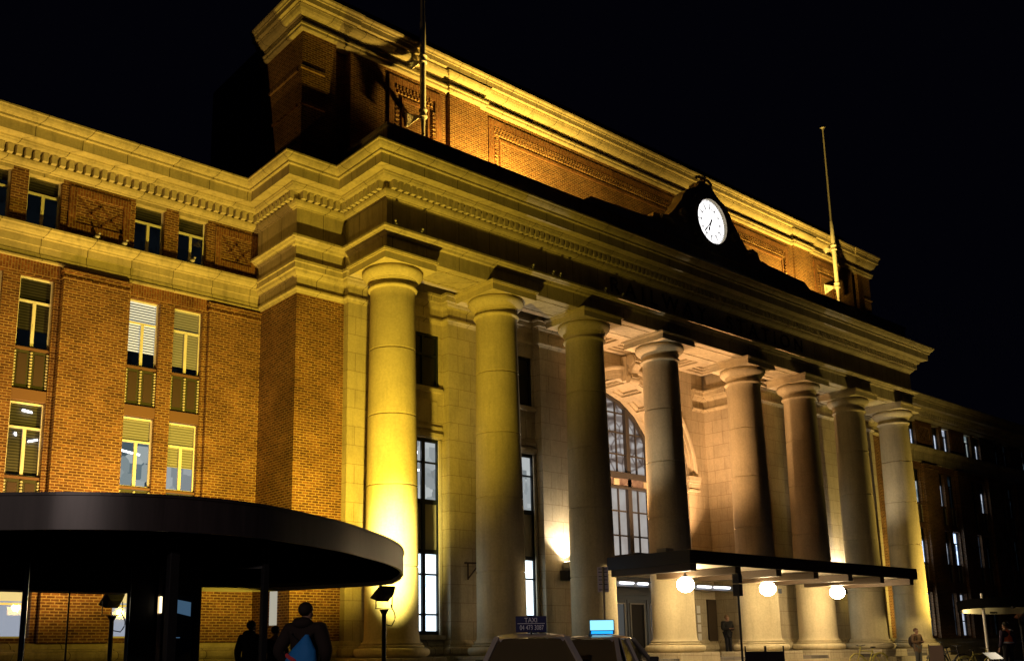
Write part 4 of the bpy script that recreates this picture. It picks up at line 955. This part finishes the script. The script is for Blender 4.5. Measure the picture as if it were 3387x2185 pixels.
k = MB(); k.box(-9.92, -9.84, -6.58, -6.5, PZ, 1.84); k.build('steel_jamb', mat('brushed_jamb', (.5, .42, .3), .25, 1), KI)
k = MB(); k.tube([(-9.88, -6.62, .95), (-9.88, -6.62, 1.25)], .025, 8); k.build('jamb_glint', emis('jamb_glint_glow', (1, .8, .5), 2.5), KI)  # small glowing tube added to put a glint on the steel edge
for x0, x1 in ((-16.4, -13.0), (-12.95, -11.55), (-11.5, -10.5)):
    k = MB(); k.quad((x0, -6.58, PZ), (x1, -6.58, PZ), (x1, -6.58, 1.30), (x0, -6.58, 1.30)); k.build('glass_panel', M['tint'], KI)
k = MB()
for x in (-12.98, -11.52): k.box(x - .012, x + .012, -6.6, -6.57, PZ, 1.30)
k.build('glass_joint', M['black'], KI)
k = MB(); k.tube([(-12.42, -7.2, PZ), (-12.42, -7.2, 1.84)], .05, 12); k.build('steel_post', mat('polished_steel', (.35, .38, .42), .15, 1), KI)
k = MB(); k.tube([(-10.46, -6.56, PZ), (-10.46, -6.56, 1.84)], .035, 10); k.build('steel_edge', bpy.data.materials['polished_steel'], KI)

# spiky plant at the lower left corner
PL = thing('spiky_palm', (-14.7, -14.5, PZ), 'spiky dark palm plant at the bottom left corner', 'plant')
m = mat('palm_leaf', (.05, .07, .03), .5); k = MB(); random.seed(5)
base = Vector((-14.72, -14.5, -.35)); rgt = Vector(RX)
for i in range(46):
    t = random.uniform(-1.5, 1.5); el = random.uniform(.1, 1.35); L = random.uniform(.45, .72)
    d_ = (rgt * math.sin(t) + Vector((FX[0], FX[1], 0)) * math.cos(t) * random.choice((-1, 1))) * math.cos(el) + Vector((0, 0, math.sin(el)))
    d_.normalize(); p0 = base + d_ * .05; p1 = base + d_ * L * .6; p2 = base + d_ * L + Vector((0, 0, -.05))
    sd = d_.cross(Vector((0, 0, 1))).normalized() * .022
    k.add([tuple(p0 - sd * .6), tuple(p0 + sd * .6), tuple(p1 + sd), tuple(p1 - sd), tuple(p2)], [(0, 1, 2, 3), (3, 2, 4)])
k.build('leaves', m, PL, fix=False)
k = MB(); k.tube([(-14.72, -14.5, PZ), (-14.72, -14.5, -.3)], .09, 10); k.build('trunk', mat('palm_trunk', (.08, .05, .03), .9), PL)
k = MB(); k.lathe([(.0, GZ + .02), (.28, GZ + .02), (.33, PZ + .25), (.28, PZ + .25), (.26, PZ + .2), (0, PZ + .2)], -14.72, -14.5, 20); k.build('planter', M['black'], PL)

# ================================================================== TAXIS
def taxi(loc, yaw, label, body, sign):
    """car pointing along +Y locally, turned clockwise by yaw; seen from behind"""
    T = thing('taxi', loc, label, 'taxi', rz=-yaw)
    def P(k, name, m_, par=T, **kw): return k.build(name, m_, par, local=True, **kw)
    # lower body: stations along y (rear -2.25 .. front 2.25): half width, z low, z belt
    st = [(-2.28, .60, .34, .72), (-2.2, .78, .26, .86), (-1.9, .86, .22, .93), (-1.0, .885, .20, .95), (0, .89, .20, .94), (.9, .88, .20, .92), (1.6, .86, .22, .86), (2.1, .78, .26, .74), (2.3, .58, .34, .62)]
    k = MB(); sec = []
    for y, hw, z0, z1 in st:
        sec.append([(-hw * .9, y, z0), (-hw, y, z0 + .12), (-hw, y, (z0 + z1) / 2 + .05), (-hw * .965, y, z1 - .06), (-hw * .9, y, z1), (0, y, z1 + .025), (hw * .9, y, z1), (hw * .965, y, z1 - .06), (hw, y, (z0 + z1) / 2 + .05), (hw, y, z0 + .12), (hw * .9, y, z0)])
    n = 11; vs = [q for s_ in sec for q in s_]
    k.add(vs, [(i * n + j, i * n + (j + 1) % n, (i + 1) * n + (j + 1) % n, (i + 1) * n + j) for i in range(len(sec) - 1) for j in range(n)], True)
    k.add(sec[0], [tuple(range(n))]); k.add(sec[-1], [tuple(reversed(range(n)))])
    P(k, 'body', body, fix='w')
    # greenhouse
    bel = [(-.77, -1.75), (.77, -1.75), (.79, .95), (-.79, .95)]; rf = [(-.56, -1.12), (.56, -1.12), (.60, .15), (-.60, .15)]; zb, zr = .93, 1.40
    def pt(i, t, o=0):
        a = Vector((*bel[i % 4], zb)); b_ = Vector((*rf[i % 4], zr)); q = a.lerp(b_, t); return (q.x * (1 + o), q.y * (1 + o * .4), q.z)
    names = ['rear_window', 'side_window', 'windscreen', 'side_window']
    for i in range(4):
        k = MB(); k.quad(pt(i, .02), pt(i + 1, .02), pt(i + 1, .98), pt(i, .98)); P(k, names[i], M['carglass'])
    for i in range(4): k = MB(); k.bar(pt(i, 0, .005), pt(i, 1.0, .005), .085, .07); P(k, 'pillar', body)
    for xs in (-1, 1):
        a = Vector((xs * .785, -.35, zb)); b_ = Vector((xs * .60, -.40, zr)); k = MB(); k.bar(a, b_, .02, .09); P(k, 'pillar', body)
        c_ = Vector((xs * .775, -1.25, zb)); d_ = Vector((xs * .575, -.95, zr)); k = MB(); k.bar(c_, d_, .02, .12); P(k, 'pillar', body)
    k = MB(); R_ = []
    for y, hw, z in ((-1.20, .50, 1.395), (-1.12, .575, 1.42), (-.8, .60, 1.462), (-.2, .615, 1.475), (.1, .605, 1.455), (.22, .57, 1.42)):
        R_.append([(-hw, y, z - .05), (-hw * .93, y, z - .012), (-hw * .5, y, z + .012), (0, y, z + .018), (hw * .5, y, z + .012), (hw * .93, y, z - .012), (hw, y, z - .05)])
    vs = [q for s_ in R_ for q in s_]; k.add(vs, [(i * 7 + j, i * 7 + j + 1, i * 7 + 8 + j, i * 7 + 7 + j) for i in range(5) for j in range(6)], True)
    k.add([(x, y, z - .03) for x, y, z in [R_[0][0], R_[0][6], R_[-1][6], R_[-1][0]]], [(0, 1, 2, 3)])
    P(k, 'roof', body)
    k = MB(); k.add([(-.012, -1.05, 1.46), (.012, -1.05, 1.46), (.02, -.88, 1.47), (-.02, -.88, 1.47), (0, -1.0, 1.56)], [(0, 1, 4), (1, 2, 4), (2, 3, 4), (3, 0, 4)]); P(k, 'antenna', M['black'])
    for xs in (-1, 1):
        k = MB(); k.box(min(xs * .84, xs * 1.02), max(xs * .84, xs * 1.02), .62, .72, .90, 1.04); P(k, 'wing_mirror', M['black'], bevel=.02)
        k = MB(); x0, x1 = sorted((xs * .62, xs * .84)); k.box(x0, x1, -2.27, -2.16, .62, .84); P(k, 'tail_light', mat('red_tail_lens', (.35, .01, .01), .2) if 'red_tail_lens' not in bpy.data.materials else bpy.data.materials['red_tail_lens'], bevel=.01)
        for y in (-1.38, 1.42):
            wv_ = thing('wheel', (xs * .80, y, .32), None, None); wv_.parent = T
            k = MB(); k.tube([(-.1, 0, 0), (.1, 0, 0)], .32, 28); P(k, 'tyre', M['tyre'], wv_)
            k = MB(); k.tube([(xs * .08, 0, 0), (xs * .112, 0, 0)], .21, 20); P(k, 'rim', M['greypanel'], wv_)
    k = MB(); k.box(-.26, .26, -2.3, -2.24, .5, .62); P(k, 'number_plate', M['white'])
    return T
m = mat('taxi_paint', (.62, .56, .54), .25, .2, spec=.6); M['paint'] = m
M['carglass'] = mat('car_glass', (.16, .12, .06), .06, .1, spec=1.0); M['tyre'] = mat('tyre_rubber', (.015, .015, .015), .8)  # car glass: warm brown reflection put into the base colour
T1 = taxi((-5.25, -11.6, GZ), math.radians(43), 'pale taxi with a dark blue lettered roof sign, seen from behind', M['paint'], 0)
k = MB(); k.box(-.26, .26, -.62, -.50, .0, .27); s1 = k.build('roof_sign', mat('blue_sign_plastic', (.012, .014, .10), .4), T1, local=True, bevel=.012); s1.location = (0, 0, 1.50)
def sign_text(txt, x0, x1, z0, z1, par, mt, y=-.625):
    me = text_mesh(txt, 1, .02); xs = [q.co.x for q in me.vertices]; zs = [q.co.y for q in me.vertices]; a, b_, c_, d_ = min(xs), max(xs), min(zs), max(zs)
    for q in me.vertices: q.co = (x0 + (q.co.x - a) / (b_ - a) * (x1 - x0), y - q.co.z * .2, z0 + (q.co.y - c_) / (d_ - c_) * (z1 - z0))
    me.materials.clear(); me.materials.append(mt); o = bpy.data.objects.new('sign_lettering', me); C.objects.link(o); o.parent = par; return o
M['signtext'] = mat('sign_lettering_grey', (.85, .85, .95), .5)
sign_text('TAXI', -.11, .10, .165, .24, s1, M['signtext']); sign_text('04 473 3087', -.19, .21, .04, .12, s1, M['signtext'])
k = MB(); k.box(-.23, .23, -.626, -.621, .142, .15); k.build('sign_rule', M['signtext'], s1, local=True)
T2 = taxi((-1.65, -9.95, GZ), math.radians(62), 'second pale taxi parked ahead with a glowing pale blue roof sign', M['paint'], 1)
k = MB(); k.box(-.26, .26, -.35, -.22, .0, .30); s2 = k.build('roof_sign', mat('sign_casing', (.03, .1, .25), .4), T2, local=True, bevel=.02); s2.location = (0, 0, 1.50); s2.rotation_euler.z = math.radians(14)
k = MB(); k.quad((-.24, -.352, .085), (.24, -.352, .085), (.24, -.352, .285), (-.24, -.352, .285)); k.build('lit_panel', emis('lit_sign_face', (.30, .80, 1.0), 1.35), s2, local=True, fix=False)
k = MB(); k.quad((-.22, -.352, .01), (.22, -.352, .01), (.22, -.352, .07), (-.22, -.352, .07)); k.build('lit_base', emis('lit_sign_base', (.02, .35, 1.0), 1.6), s2, local=True, fix=False)

# ================================================================== STREET FURNITURE
def sign_post(loc, top, label):
    x, y = loc; T = thing('parking_sign', (x, y, GZ), label, 'street sign')
    rv = Vector((RX[0], RX[1], 0)).normalized(); fv = Vector((FX[0], FX[1], 0)).normalized()
    k = MB(); k.tube([(x, y, GZ), (x, y, top)], .032, 10); k.build('post', M['greypanel'], T)
    def plate(z0, z1, off0, off1, m_, yy=.05, name='plate'):
        a = Vector((x, y, 0)) + fv * yy; k = MB(); p = [a + rv * off0, a + rv * off1]
        k.add([(p[0].x, p[0].y, z0), (p[1].x, p[1].y, z0), (p[1].x, p[1].y, z1), (p[0].x, p[0].y, z1)] + [(q.x + fv.x * .02, q.y + fv.y * .02, z) for q, z in ((p[0], z0), (p[1], z0), (p[1], z1), (p[0], z1))], [(0, 1, 2, 3), (7, 6, 5, 4), (0, 4, 5, 1), (1, 5, 6, 2), (2, 6, 7, 3), (3, 7, 4, 0)]); return k.build(name, m_, T)
    m1 = mat('aluminium_sign_back', (.6, .55, .62), .5, .2)
    plate(1.72, 1.98, -.15, .15, m1); plate(1.99, 2.19, -.15, .15, m1); plate(2.20, 2.40, -.15, .15, m1)
    for z in (1.78, 1.93, 2.05, 2.14, 2.26, 2.35): plate(z - .01, z + .01, -.12, .12, M['black'], .035, 'clamp')
sign_post((3.0, -5.78), 2.4, 'pole with three stacked signs seen from the back beside the third column')
T = thing('banner_pole', (8.85, -6.0, GZ), 'thin black pole with a narrow black box at its top before the entrance canopy', 'pole')
k = MB(); k.tube([(8.85, -6, GZ), (8.85, -6, 1.76)], .035, 10); k.build('post', M['black'], T)
k = MB(); k.box(8.76, 8.94, -6.12, -5.88, 1.74, 2.10); k.box(8.76, 8.94, -6.12, -5.88, 2.12, 2.42); k.build('box', mat('black_box_paint', (.02, .018, .03), .5), T, bevel=.01)
T = thing('barrier_boards', (6.8, -8.3, GZ), 'two dark freestanding boards between thin posts in front of the fifth column', 'barrier')
for i, (a, b_) in enumerate((((6.30, -7.9), (6.70, -8.25)), ((6.72, -8.27), (7.06, -8.60)))):
    d_ = (Vector(b_) - Vector(a)).normalized(); k = MB(); k.bar((a[0], a[1], -.45), (b_[0], b_[1], -.45), .04, 1.05); k.build('board', mat('dark_board', (.03, .02, .025), .6) if i == 0 else bpy.data.materials['dark_board'], T)
    k = MB()
    for q in (a, b_): k.tube([(q[0], q[1], GZ), (q[0], q[1], .22)], .02, 8)
    k.build('post', M['black'], T)
T = thing('pale_board', (21.55, -5.93, PZ), 'pale pinkish upright board on the pavement before the last column', 'notice board')
rv = Vector((RX[0], RX[1], 0)).normalized(); a = Vector((21.55, -5.93, 0)) - rv * .27; b_ = Vector((21.55, -5.93, 0)) + rv * .27
k = MB(); k.bar((a.x, a.y, -.32), (b_.x, b_.y, -.32), .05, .95, up=(0, 0, 1)); k.build('panel', mat('pinkish_panel', (.42, .30, .26), .6), T)
k = MB()
for q in (a, b_): k.tube([(q.x, q.y, PZ), (q.x, q.y, .2)], .02, 8)
k.build('frame', M['black'], T)
for i, (x, y) in enumerate(((20.9, -8.2), (21.6, -8.0))):
    T = thing('leaflet_stand', (x, y, PZ), ('low stand with a pale sloping leaflet panel, left one, beside the bicycles' if i == 0 else 'low stand with a pale sloping leaflet panel, right one, nearer the orange vest'), 'stand', 'leaflet stands')
    k = MB(); k.add([(x - .2, y - .1, -.35), (x + .2, y - .3, -.35), (x + .25, y, -.12), (x - .15, y + .2, -.12)], [(0, 1, 2, 3)]); k.build('panel', mat('leaflet_panel', (.45, .5, .45), .5) if i == 0 else bpy.data.materials['leaflet_panel'], T)
    k = MB(); k.tube([(x + .03, y - .03, PZ), (x + .03, y - .03, -.24)], .03, 8); k.build('stem', M['black'], T)
T = thing('wall_bracket', (4.1, 1.2, 2.53), 'bare iron bracket fixed to the wall left of the second column', 'bracket')
k = MB(); k.bar((3.85, 1.2, 3.06), (4.55, 1.2, 3.08), .05); k.bar((4.0, 1.22, 2.5), (4.0, 1.22, 3.05), .035); k.bar((4.0, 1.2, 2.55), (4.45, 1.2, 3.02), .035); k.build('bracket_bars', mat('rusty_iron', (.05, .03, .02), .8), T)
T = thing('timetable_sign', (20.35, 3.95, 1.2), 'column of small white notices on the wall beside the entrance', 'notice')
k = MB()
for i in range(4): k.box(20.05, 20.3, 4.14, 4.17, .45 + i * .42, .45 + i * .42 + .34)
k.build('sheets', M['white'], T)

# pigeons
pig = MB(); pig.sphere((0, 0, .075), .075, 10, sz=.85, sx=1.7); pig.sphere((.12, 0, .16), .04, 8); pig.add([(-.12, -.03, .08), (-.12, .03, .08), (-.24, .04, .05), (-.24, -.04, .05)], [(0, 1, 2, 3)]); pig.add([(.15, -.012, .16), (.15, .012, .16), (.19, 0, .15)], [(0, 1, 2)])
pm = pig.mesh('pigeon', mat('pigeon_feathers', (.42, .40, .38), .8))
for (x, y, z, lab) in [(-8.02, 4.08, 12.44, 'pigeon on the wing ledge, the farthest left'), (-7.19, 4.08, 12.44, 'pigeon on the wing ledge, left of the paired dark windows'), (-4.99, 4.08, 12.44, 'pigeon on the wing ledge under the right dark window'),
    (-.54, -.93, 13.13, 'pigeon on the frieze ledge nearest the portico corner'), (.37, -.93, 13.13, 'pigeon on the frieze ledge above the first column, second from the corner'), (5.23, -.93, 13.13, 'pigeon on the frieze ledge just right of the second column'), (6.2, -.93, 13.13, 'left pigeon of the close pair on the frieze ledge'), (6.6, -.93, 13.13, 'right pigeon of the close pair on the frieze ledge'),
    (8.92, -.93, 13.13, 'pigeon on the frieze ledge under the first letter'), (9.85, -.93, 13.13, 'pigeon on the frieze ledge under the second letter'), (16.53, -.93, 13.13, 'lone pigeon on the frieze ledge between the two words')]:
    o = inst('pigeon', pm, None, (x, y, z), random.uniform(-2.6, -.5)); tag(o, lab, 'pigeon', 'pigeons on the ledges')

# ================================================================== BICYCLES
def bicycle(loc, rz, label, col):
    B_ = thing('bicycle', loc, label, 'bicycle', 'parked bicycles', rz)
    mt = mat('bicycle_paint', col, .35, .2)
    def P(k, n, m_, par=B_): return k.build(n, m_, par, local=True)
    R = .33
    for x, nme in ((-.5, 'wheel'), (.52, 'wheel')):
        wv_ = thing('wheel', (x, 0, R), None, None); wv_.parent = B_
        k = MB(); k.tube([(R * math.cos(t), 0, R * math.sin(t)) for t in [2 * PI * i / 28 for i in range(29)]], .022, 6, caps=False); P(k, 'tyre', M['tyre'] if col[0] < .2 else mt, wv_)
        k = MB()
        for i in range(10): t = 2 * PI * i / 10; k.tube([(0, 0, 0), (R * math.cos(t), 0, R * math.sin(t))], .004, 4, caps=False)
        k.tube([(0, -.03, 0), (0, .03, 0)], .03, 8); P(k, 'spokes', M['greypanel'], wv_)
    bb = (0, 0, .28); seat = (-.17, 0, .75); head = (.36, 0, .78); hb = (.40, 0, .62)
    k = MB()
    for a, b_ in ((bb, seat), (seat, head), (bb, hb), (head, hb), (bb, (-.5, 0, R)), (seat, (-.5, 0, R)), (hb, (.52, 0, R)), (seat, (-.2, 0, .88)), (head, (.33, 0, .95))): k.tube([a, b_], .02, 8)
    P(k, 'frame', mt)
    k = MB(); k.tube([(.28, -.28, 1.0), (.38, -.2, .98), (.33, 0, .96), (.38, .2, .98), (.28, .28, 1.0)], .014, 8); P(k, 'handlebar', M['black'])
    k = MB(); k.sphere((-.22, 0, .91), .1, 12, sz=.35, sx=1.3, sy=.75); P(k, 'saddle', M['black'])
    k = MB(); k.tube([(0, -.06, .28), (0, .06, .28)], .08, 14); k.bar((0, .08, .28), (.12, .08, .18), .02); k.bar((0, -.08, .28), (-.12, -.08, .38), .02); P(k, 'crank', M['black'])
    k = MB(); k.tube([(-.5 + .37 * math.cos(t), 0, R + .37 * math.sin(t)) for t in [.3 + i * .22 for i in range(12)]], .018, 6); P(k, 'mudguard', mt)
    return B_
bicycle((21.3, -3.3, -.80), math.radians(150), 'yellow bicycle parked end-on before the sixth column', (.45, .40, .08))
bicycle((22.8, -6.95, -.95), math.radians(-38), 'yellow bicycle parked broadside beside the pale shelter post', (.40, .36, .10))
for i, (x, y, rz, lb) in enumerate(((22.6, -6.0, -20, 'dark bicycle nearest the pale board in the row by the right wing'), (23.1, -5.7, -40, 'dark bicycle in the middle of the row by the right wing'), (23.7, -5.4, -55, 'dark bicycle at the far end of the row by the right wing'))):
    bicycle((x, y, PZ), math.radians(rz), lb, (.10, .10, .11))

# ================================================================== PEOPLE
def skin(name, verts, edges, radii, m_, parent, sub=2, root=0):
    me = bpy.data.meshes.new(name); me.from_pydata([tuple(v) for v in verts], edges, []); me.materials.append(m_)
    o = bpy.data.objects.new(name, me); C.objects.link(o); o.parent = parent
    md = o.modifiers.new('skin', 'SKIN'); md.use_smooth_shade = True
    for i, r in enumerate(radii):
        sv = me.skin_vertices[0].data[i]; sv.radius = (r, r) if not isinstance(r, tuple) else r; sv.use_root = (i == root)
    s_ = o.modifiers.new('sub', 'SUBSURF'); s_.levels = sub; s_.render_levels = sub
    return o
def person(loc, yaw, label, H=1.75, skin_c=(.35, .2, .14), coat=(.02, .02, .025), trous=(.015, .015, .02), hair=(.03, .02, .015), stride=.0, arms='down', hood=False, bulk=1.0, longcoat=False, hat=None):
    Pn = thing('person', loc, label, 'person', rz=-yaw); k_ = H / 1.75; Pn.scale = (k_, k_, k_)
    sm = mat('skin', skin_c, .5); cm = mat('coat_cloth', coat, .9); tm = mat('trouser_cloth', trous, .9); hm = mat('hair', hair, .8)
    s = stride
    V = {'pel': (0, 0, .95), 'wai': (0, .0, 1.08), 'che': (0, .0, 1.30), 'nb': (0, -.01, 1.46), 'nk': (0, .01, 1.53), 'jaw': (0, .04, 1.575), 'hd': (0, .015, 1.65), 'tp': (0, .0, 1.71), 'nose': (0, .125, 1.63)}
    for sx, n in ((-1, 'l'), (1, 'r')):
        V['sh' + n] = (sx * .17 * bulk, -.01, 1.42)
        if arms == 'down': V['el' + n] = (sx * .25 * bulk, -.05, 1.14); V['wr' + n] = (sx * .26 * bulk, .06, .90)
        elif arms == 'pocket': V['el' + n] = (sx * .30 * bulk, -.10, 1.13); V['wr' + n] = (sx * .20 * bulk, .06, .95)
        elif arms == 'front': V['el' + n] = (sx * .25 * bulk, .02, 1.14); V['wr' + n] = (sx * .09, .25, 1.16)
        V['hp' + n] = (sx * .09, 0, .92); V['kn' + n] = (sx * .10, sx * s * .5 + .03, .50); V['an' + n] = (sx * .10, sx * s, .09); V['to' + n] = (sx * .11, sx * s + .16, .035)
    R_ = dict(pel=.13, wai=.12, che=.145, nb=.08, nk=.055, jaw=.065, hd=.088, tp=.06, nose=.018)
    names = list(V); E_ = [('pel', 'wai'), ('wai', 'che'), ('che', 'nb'), ('nb', 'nk'), ('nk', 'jaw'), ('jaw', 'hd'), ('hd', 'tp'), ('hd', 'nose')]
    for n in 'lr':
        E_ += [('nb', 'sh' + n), ('sh' + n, 'el' + n), ('el' + n, 'wr' + n), ('pel', 'hp' + n), ('hp' + n, 'kn' + n), ('kn' + n, 'an' + n), ('an' + n, 'to' + n)]
        R_.update({'sh' + n: .06, 'el' + n: .042, 'wr' + n: .028, 'hp' + n: .09, 'kn' + n: .058, 'an' + n: .042, 'to' + n: .035})
        # hand with five fingers
        w_ = Vector(V['wr' + n]); e_ = Vector(V['el' + n]); d_ = (w_ - e_).normalized(); side = Vector((0, 1, 0)).cross(d_).normalized(); acr = d_.cross(side).normalized()
        V['pa' + n] = tuple(w_ + d_ * .065); R_['pa' + n] = (.038, .02); E_.append(('wr' + n, 'pa' + n)); names = list(V)
        for f_ in range(4):
            o_ = (f_ - 1.5) * .021; L = (.075, .085, .08, .06)[f_]
            a_ = w_ + d_ * .10 + acr * o_; b_ = a_ + d_ * L * .5 + side * .008; c_ = b_ + d_ * L * .4 + side * .028
            for q, nm in ((a_, 'a'), (b_, 'b'), (c_, 'c')): V[f'f{f_}{nm}{n}'] = tuple(q); R_[f'f{f_}{nm}{n}'] = .0085
            E_ += [('pa' + n, f'f{f_}a{n}'), (f'f{f_}a{n}', f'f{f_}b{n}'), (f'f{f_}b{n}', f'f{f_}c{n}')]
        a_ = w_ + d_ * .05 + acr * .04; b_ = a_ + d_ * .05 + acr * .015
        V['ta' + n] = tuple(a_); V['tb' + n] = tuple(b_); R_['ta' + n] = .011; R_['tb' + n] = .009; E_ += [('pa' + n, 'ta' + n), ('ta' + n, 'tb' + n)]
        V['ear' + n] = ((-1 if n == 'l' else 1) * .088, .0, 1.63); R_['ear' + n] = .018; E_.append(('hd', 'ear' + n))
    names = list(V); ix = {n: i for i, n in enumerate(names)}
    skin('body', [V[n] for n in names], [(ix[a], ix[b]) for a, b in E_], [R_[n] for n in names], sm, Pn)
    # coat
    cn = ['pel', 'wai', 'che', 'nb', 'shl', 'ell', 'wrl', 'shr', 'elr', 'wrr']; cv = [V[n] for n in cn]; cv[0] = (0, 0, .82 if not longcoat else .62)
    skin('coat', cv, [(0, 1), (1, 2), (2, 3), (3, 4), (4, 5), (5, 6), (3, 7), (7, 8), (8, 9)], [(.20 * bulk, .15), (.175 * bulk, .14), (.19 * bulk, .155), .11, .095 * bulk, .075 * bulk, .055, .095 * bulk, .075 * bulk, .055], cm, Pn)
    tn = ['pel', 'hpl', 'knl', 'anl', 'hpr', 'knr', 'anr']
    skin('trousers', [V[n] for n in tn], [(0, 1), (1, 2), (2, 3), (0, 4), (4, 5), (5, 6)], [.14, .105, .078, .062, .105, .078, .062], tm, Pn)
    for n in 'lr':
        a = Vector(V['an' + n]); k = MB(); k.sphere((a.x, a.y + .07, .05), .06, 10, sz=.85, sy=2.3, sx=.9); k.build('shoe', M['black'], Pn, local=True)
    hc = mat('hat_cloth', hat, .9) if hat else hm
    k = MB(); k.sphere((0, -.012, 1.672), .104 if hat else .098, 16, sz=1.0, sy=1.08)
    k.v = [(x, y, max(z, 1.655 + (0.10 * (y + .02) if y > 0 else .9 * (y + .0)))) for x, y, z in k.v]
    k.build('hat' if hat else 'hair', hc, Pn, local=True)
    if hood:
        k = MB(); k.sphere((0, -.09, 1.50), .13, 14, sz=.6, sy=.8, sx=1.1); k.build('hood', cm, Pn, local=True)
    for sx in (-1, 1):
        k = MB(); k.sphere((sx * .032, .088, 1.652), .012, 8); k.build('eye', M['white'], Pn, local=True)
    k = MB(); k.sphere((0, .098, 1.59), .022, 8, sz=.3, sy=.4); k.build('mouth', mat('lips', (.25, .09, .08), .5), Pn, local=True)
    return Pn
FD = math.atan2(FX[0], FX[1])
p1 = person((-9.95, -11.95, GZ), FD + .35, 'big person in a dark jacket with a blue bag on their back, by the shelter', H=1.90, coat=(.022, .014, .012), hair=(.02, .012, .01), arms='pocket', bulk=1.22, hood=True)
k = MB(); nb_ = 9; vs = []; 
for j, (z, hw, dp) in enumerate(((.78, .10, .05), (.80, .20, .10), (.95, .25, .15), (1.12, .245, .15), (1.25, .19, .13), (1.36, .10, .09), (1.46, .025, .04))):
    for i in range(12):
        t = 2 * PI * i / 12; vs.append((.05 + hw * math.cos(t) + .26 * (z - 1), -.24 - .02 + dp * .8 * math.sin(t), z))
B_ = thing('drawstring_bag', p1.location, 'bright blue drawstring bag with a red mark on the back of the big person', 'bag', rz=p1.rotation_euler.z)
k.add(vs, [(r * 12 + i, r * 12 + (i + 1) % 12, (r + 1) * 12 + (i + 1) % 12, (r + 1) * 12 + i) for r in range(6) for i in range(12)] + [tuple(range(12))], True)
m = mat('blue_bag_cloth', (.02, .20, .60), .7); n1 = noise(m, posnode(m), 9, 4); bump(m, n1.outputs[0], .6, .03); k.build('sack', m, B_, local=True)
k = MB()
mark = [(-.10, .09), (-.07, .115), (-.04, .095), (0, .07), (.05, .055), (.10, .03), (.135, -.01), (.10, -.005), (.06, .005), (.02, .015), (-.03, .03), (-.06, .05), (-.09, .06)]
k.add([(-.01 + x * .75, -.405, 1.10 + z) for x, z in mark] + [(-.01 + x * .75, -.385, 1.10 + z) for x, z in mark], [tuple(range(len(mark))), tuple(range(2 * len(mark) - 1, len(mark) - 1, -1))])
k.build('red_mark', mat('red_print', (.5, .04, .05), .6), B_, local=True)
k = MB(); k.tube([(.13, -.25, 1.33), (.2, -.2, 1.44), (.17, -.02, 1.53)], .012, 6); k.tube([(.11, -.25, 1.33), (-.1, -.2, 1.46), (-.17, -.02, 1.53)], .012, 6); k.build('cord', M['black'], B_, local=True)
person((-8.10, -6.76, PZ), FD + .2, 'slim dark figure in a hooded coat standing left of the shelter post', H=1.66, arms='down', hood=True, bulk=1.08)
person((-7.48, -6.58, PZ), FD - .1, 'shorter dark figure half hidden between the shelter post and the big person', H=1.57, arms='down')
person((19.78, 2.35, -.2), FD + PI - .5, 'person in black leaning by the side door under the entrance canopy', H=1.76, arms='front', coat=(.012, .012, .012), hair=(.25, .16, .08), bulk=1.2)
pm8 = person((27.79, -1.85 - .3, PZ), FD + PI - .4, 'person in a brown coat and woolly hat looking down before the last column', H=1.76, arms='front', coat=(.16, .10, .06), trous=(.10, .10, .10), hat=(.12, .07, .05), bulk=1.12, longcoat=True)
BP = thing('backpack', pm8.location, 'dark backpack worn by the person in the brown coat', 'backpack', rz=pm8.rotation_euler.z)
k = MB(); k.sphere((0.0, -.28, 1.18), .2, 14, sz=1.3, sy=.65); k.build('pack', mat('pack_cloth', (.05, .035, .03), .8), BP, local=True)
k = MB()
for sx in (-1, 1): k.tube([(sx * .12, -.2, 1.38), (sx * .15, -.02, 1.5), (sx * .15, .16, 1.36), (sx * .16, .1, 1.1), (sx * .14, -.2, 1.0)], .022, 6)
k.build('strap', M['black'], BP, local=True)
hv = person((19.39, -9.46, PZ), FD - .2, 'person in an orange high-visibility vest behind the posts at the far right', H=1.78, arms='down', coat=(.03, .02, .05), hair=(.01, .01, .01))
vm = mat('hi_vis_orange', (.95, .20, .06), .6)
skin('vest', [(0, 0, .98), (0, 0, 1.12), (0, 0, 1.30), (0, -.01, 1.44), (-.16, -.01, 1.42), (.16, -.01, 1.42)], [(0, 1), (1, 2), (2, 3), (3, 4), (3, 5)], [(.215, .17), (.20, .165), (.215, .18), .12, .115, .115], vm, hv)
k = MB(); k.lathe([(.225, 1.04), (.228, 1.09)], n=20); k.v = [(x, y * .82, z) for x, y, z in k.v]; k.build('reflective_band', mat('silver_band', (.75, .7, .75), .3), hv, local=True)
# unseen lamp added to bring street light onto the forecourt from behind the viewer
SL = thing('unseen_street_lamp', (-27, -23, GZ), 'unseen street lamp behind the viewer that lights the forecourt', 'street lamp')
k = MB(); k.tube([(-27, -23, GZ), (-27, -23, 5.6), (-26.7, -23, 6.2), (-25.6, -23, 6.4)], .09, 10); k.build('post', M['greypanel'], SL)  # post of the added unseen street lamp
k = MB(); k.sphere((-25.4, -23, 6.36), .3, 12, sz=.35); k.build('unseen_lantern', M['greypanel'], SL)
lamp('SPOT', 'unseen_street_lantern', (-25.4, -23, 6.1), 2000, (1, .80, .72), (-7.5, -12.5, -.6), size=.2, angle=42, blend=.7, parent=SL)
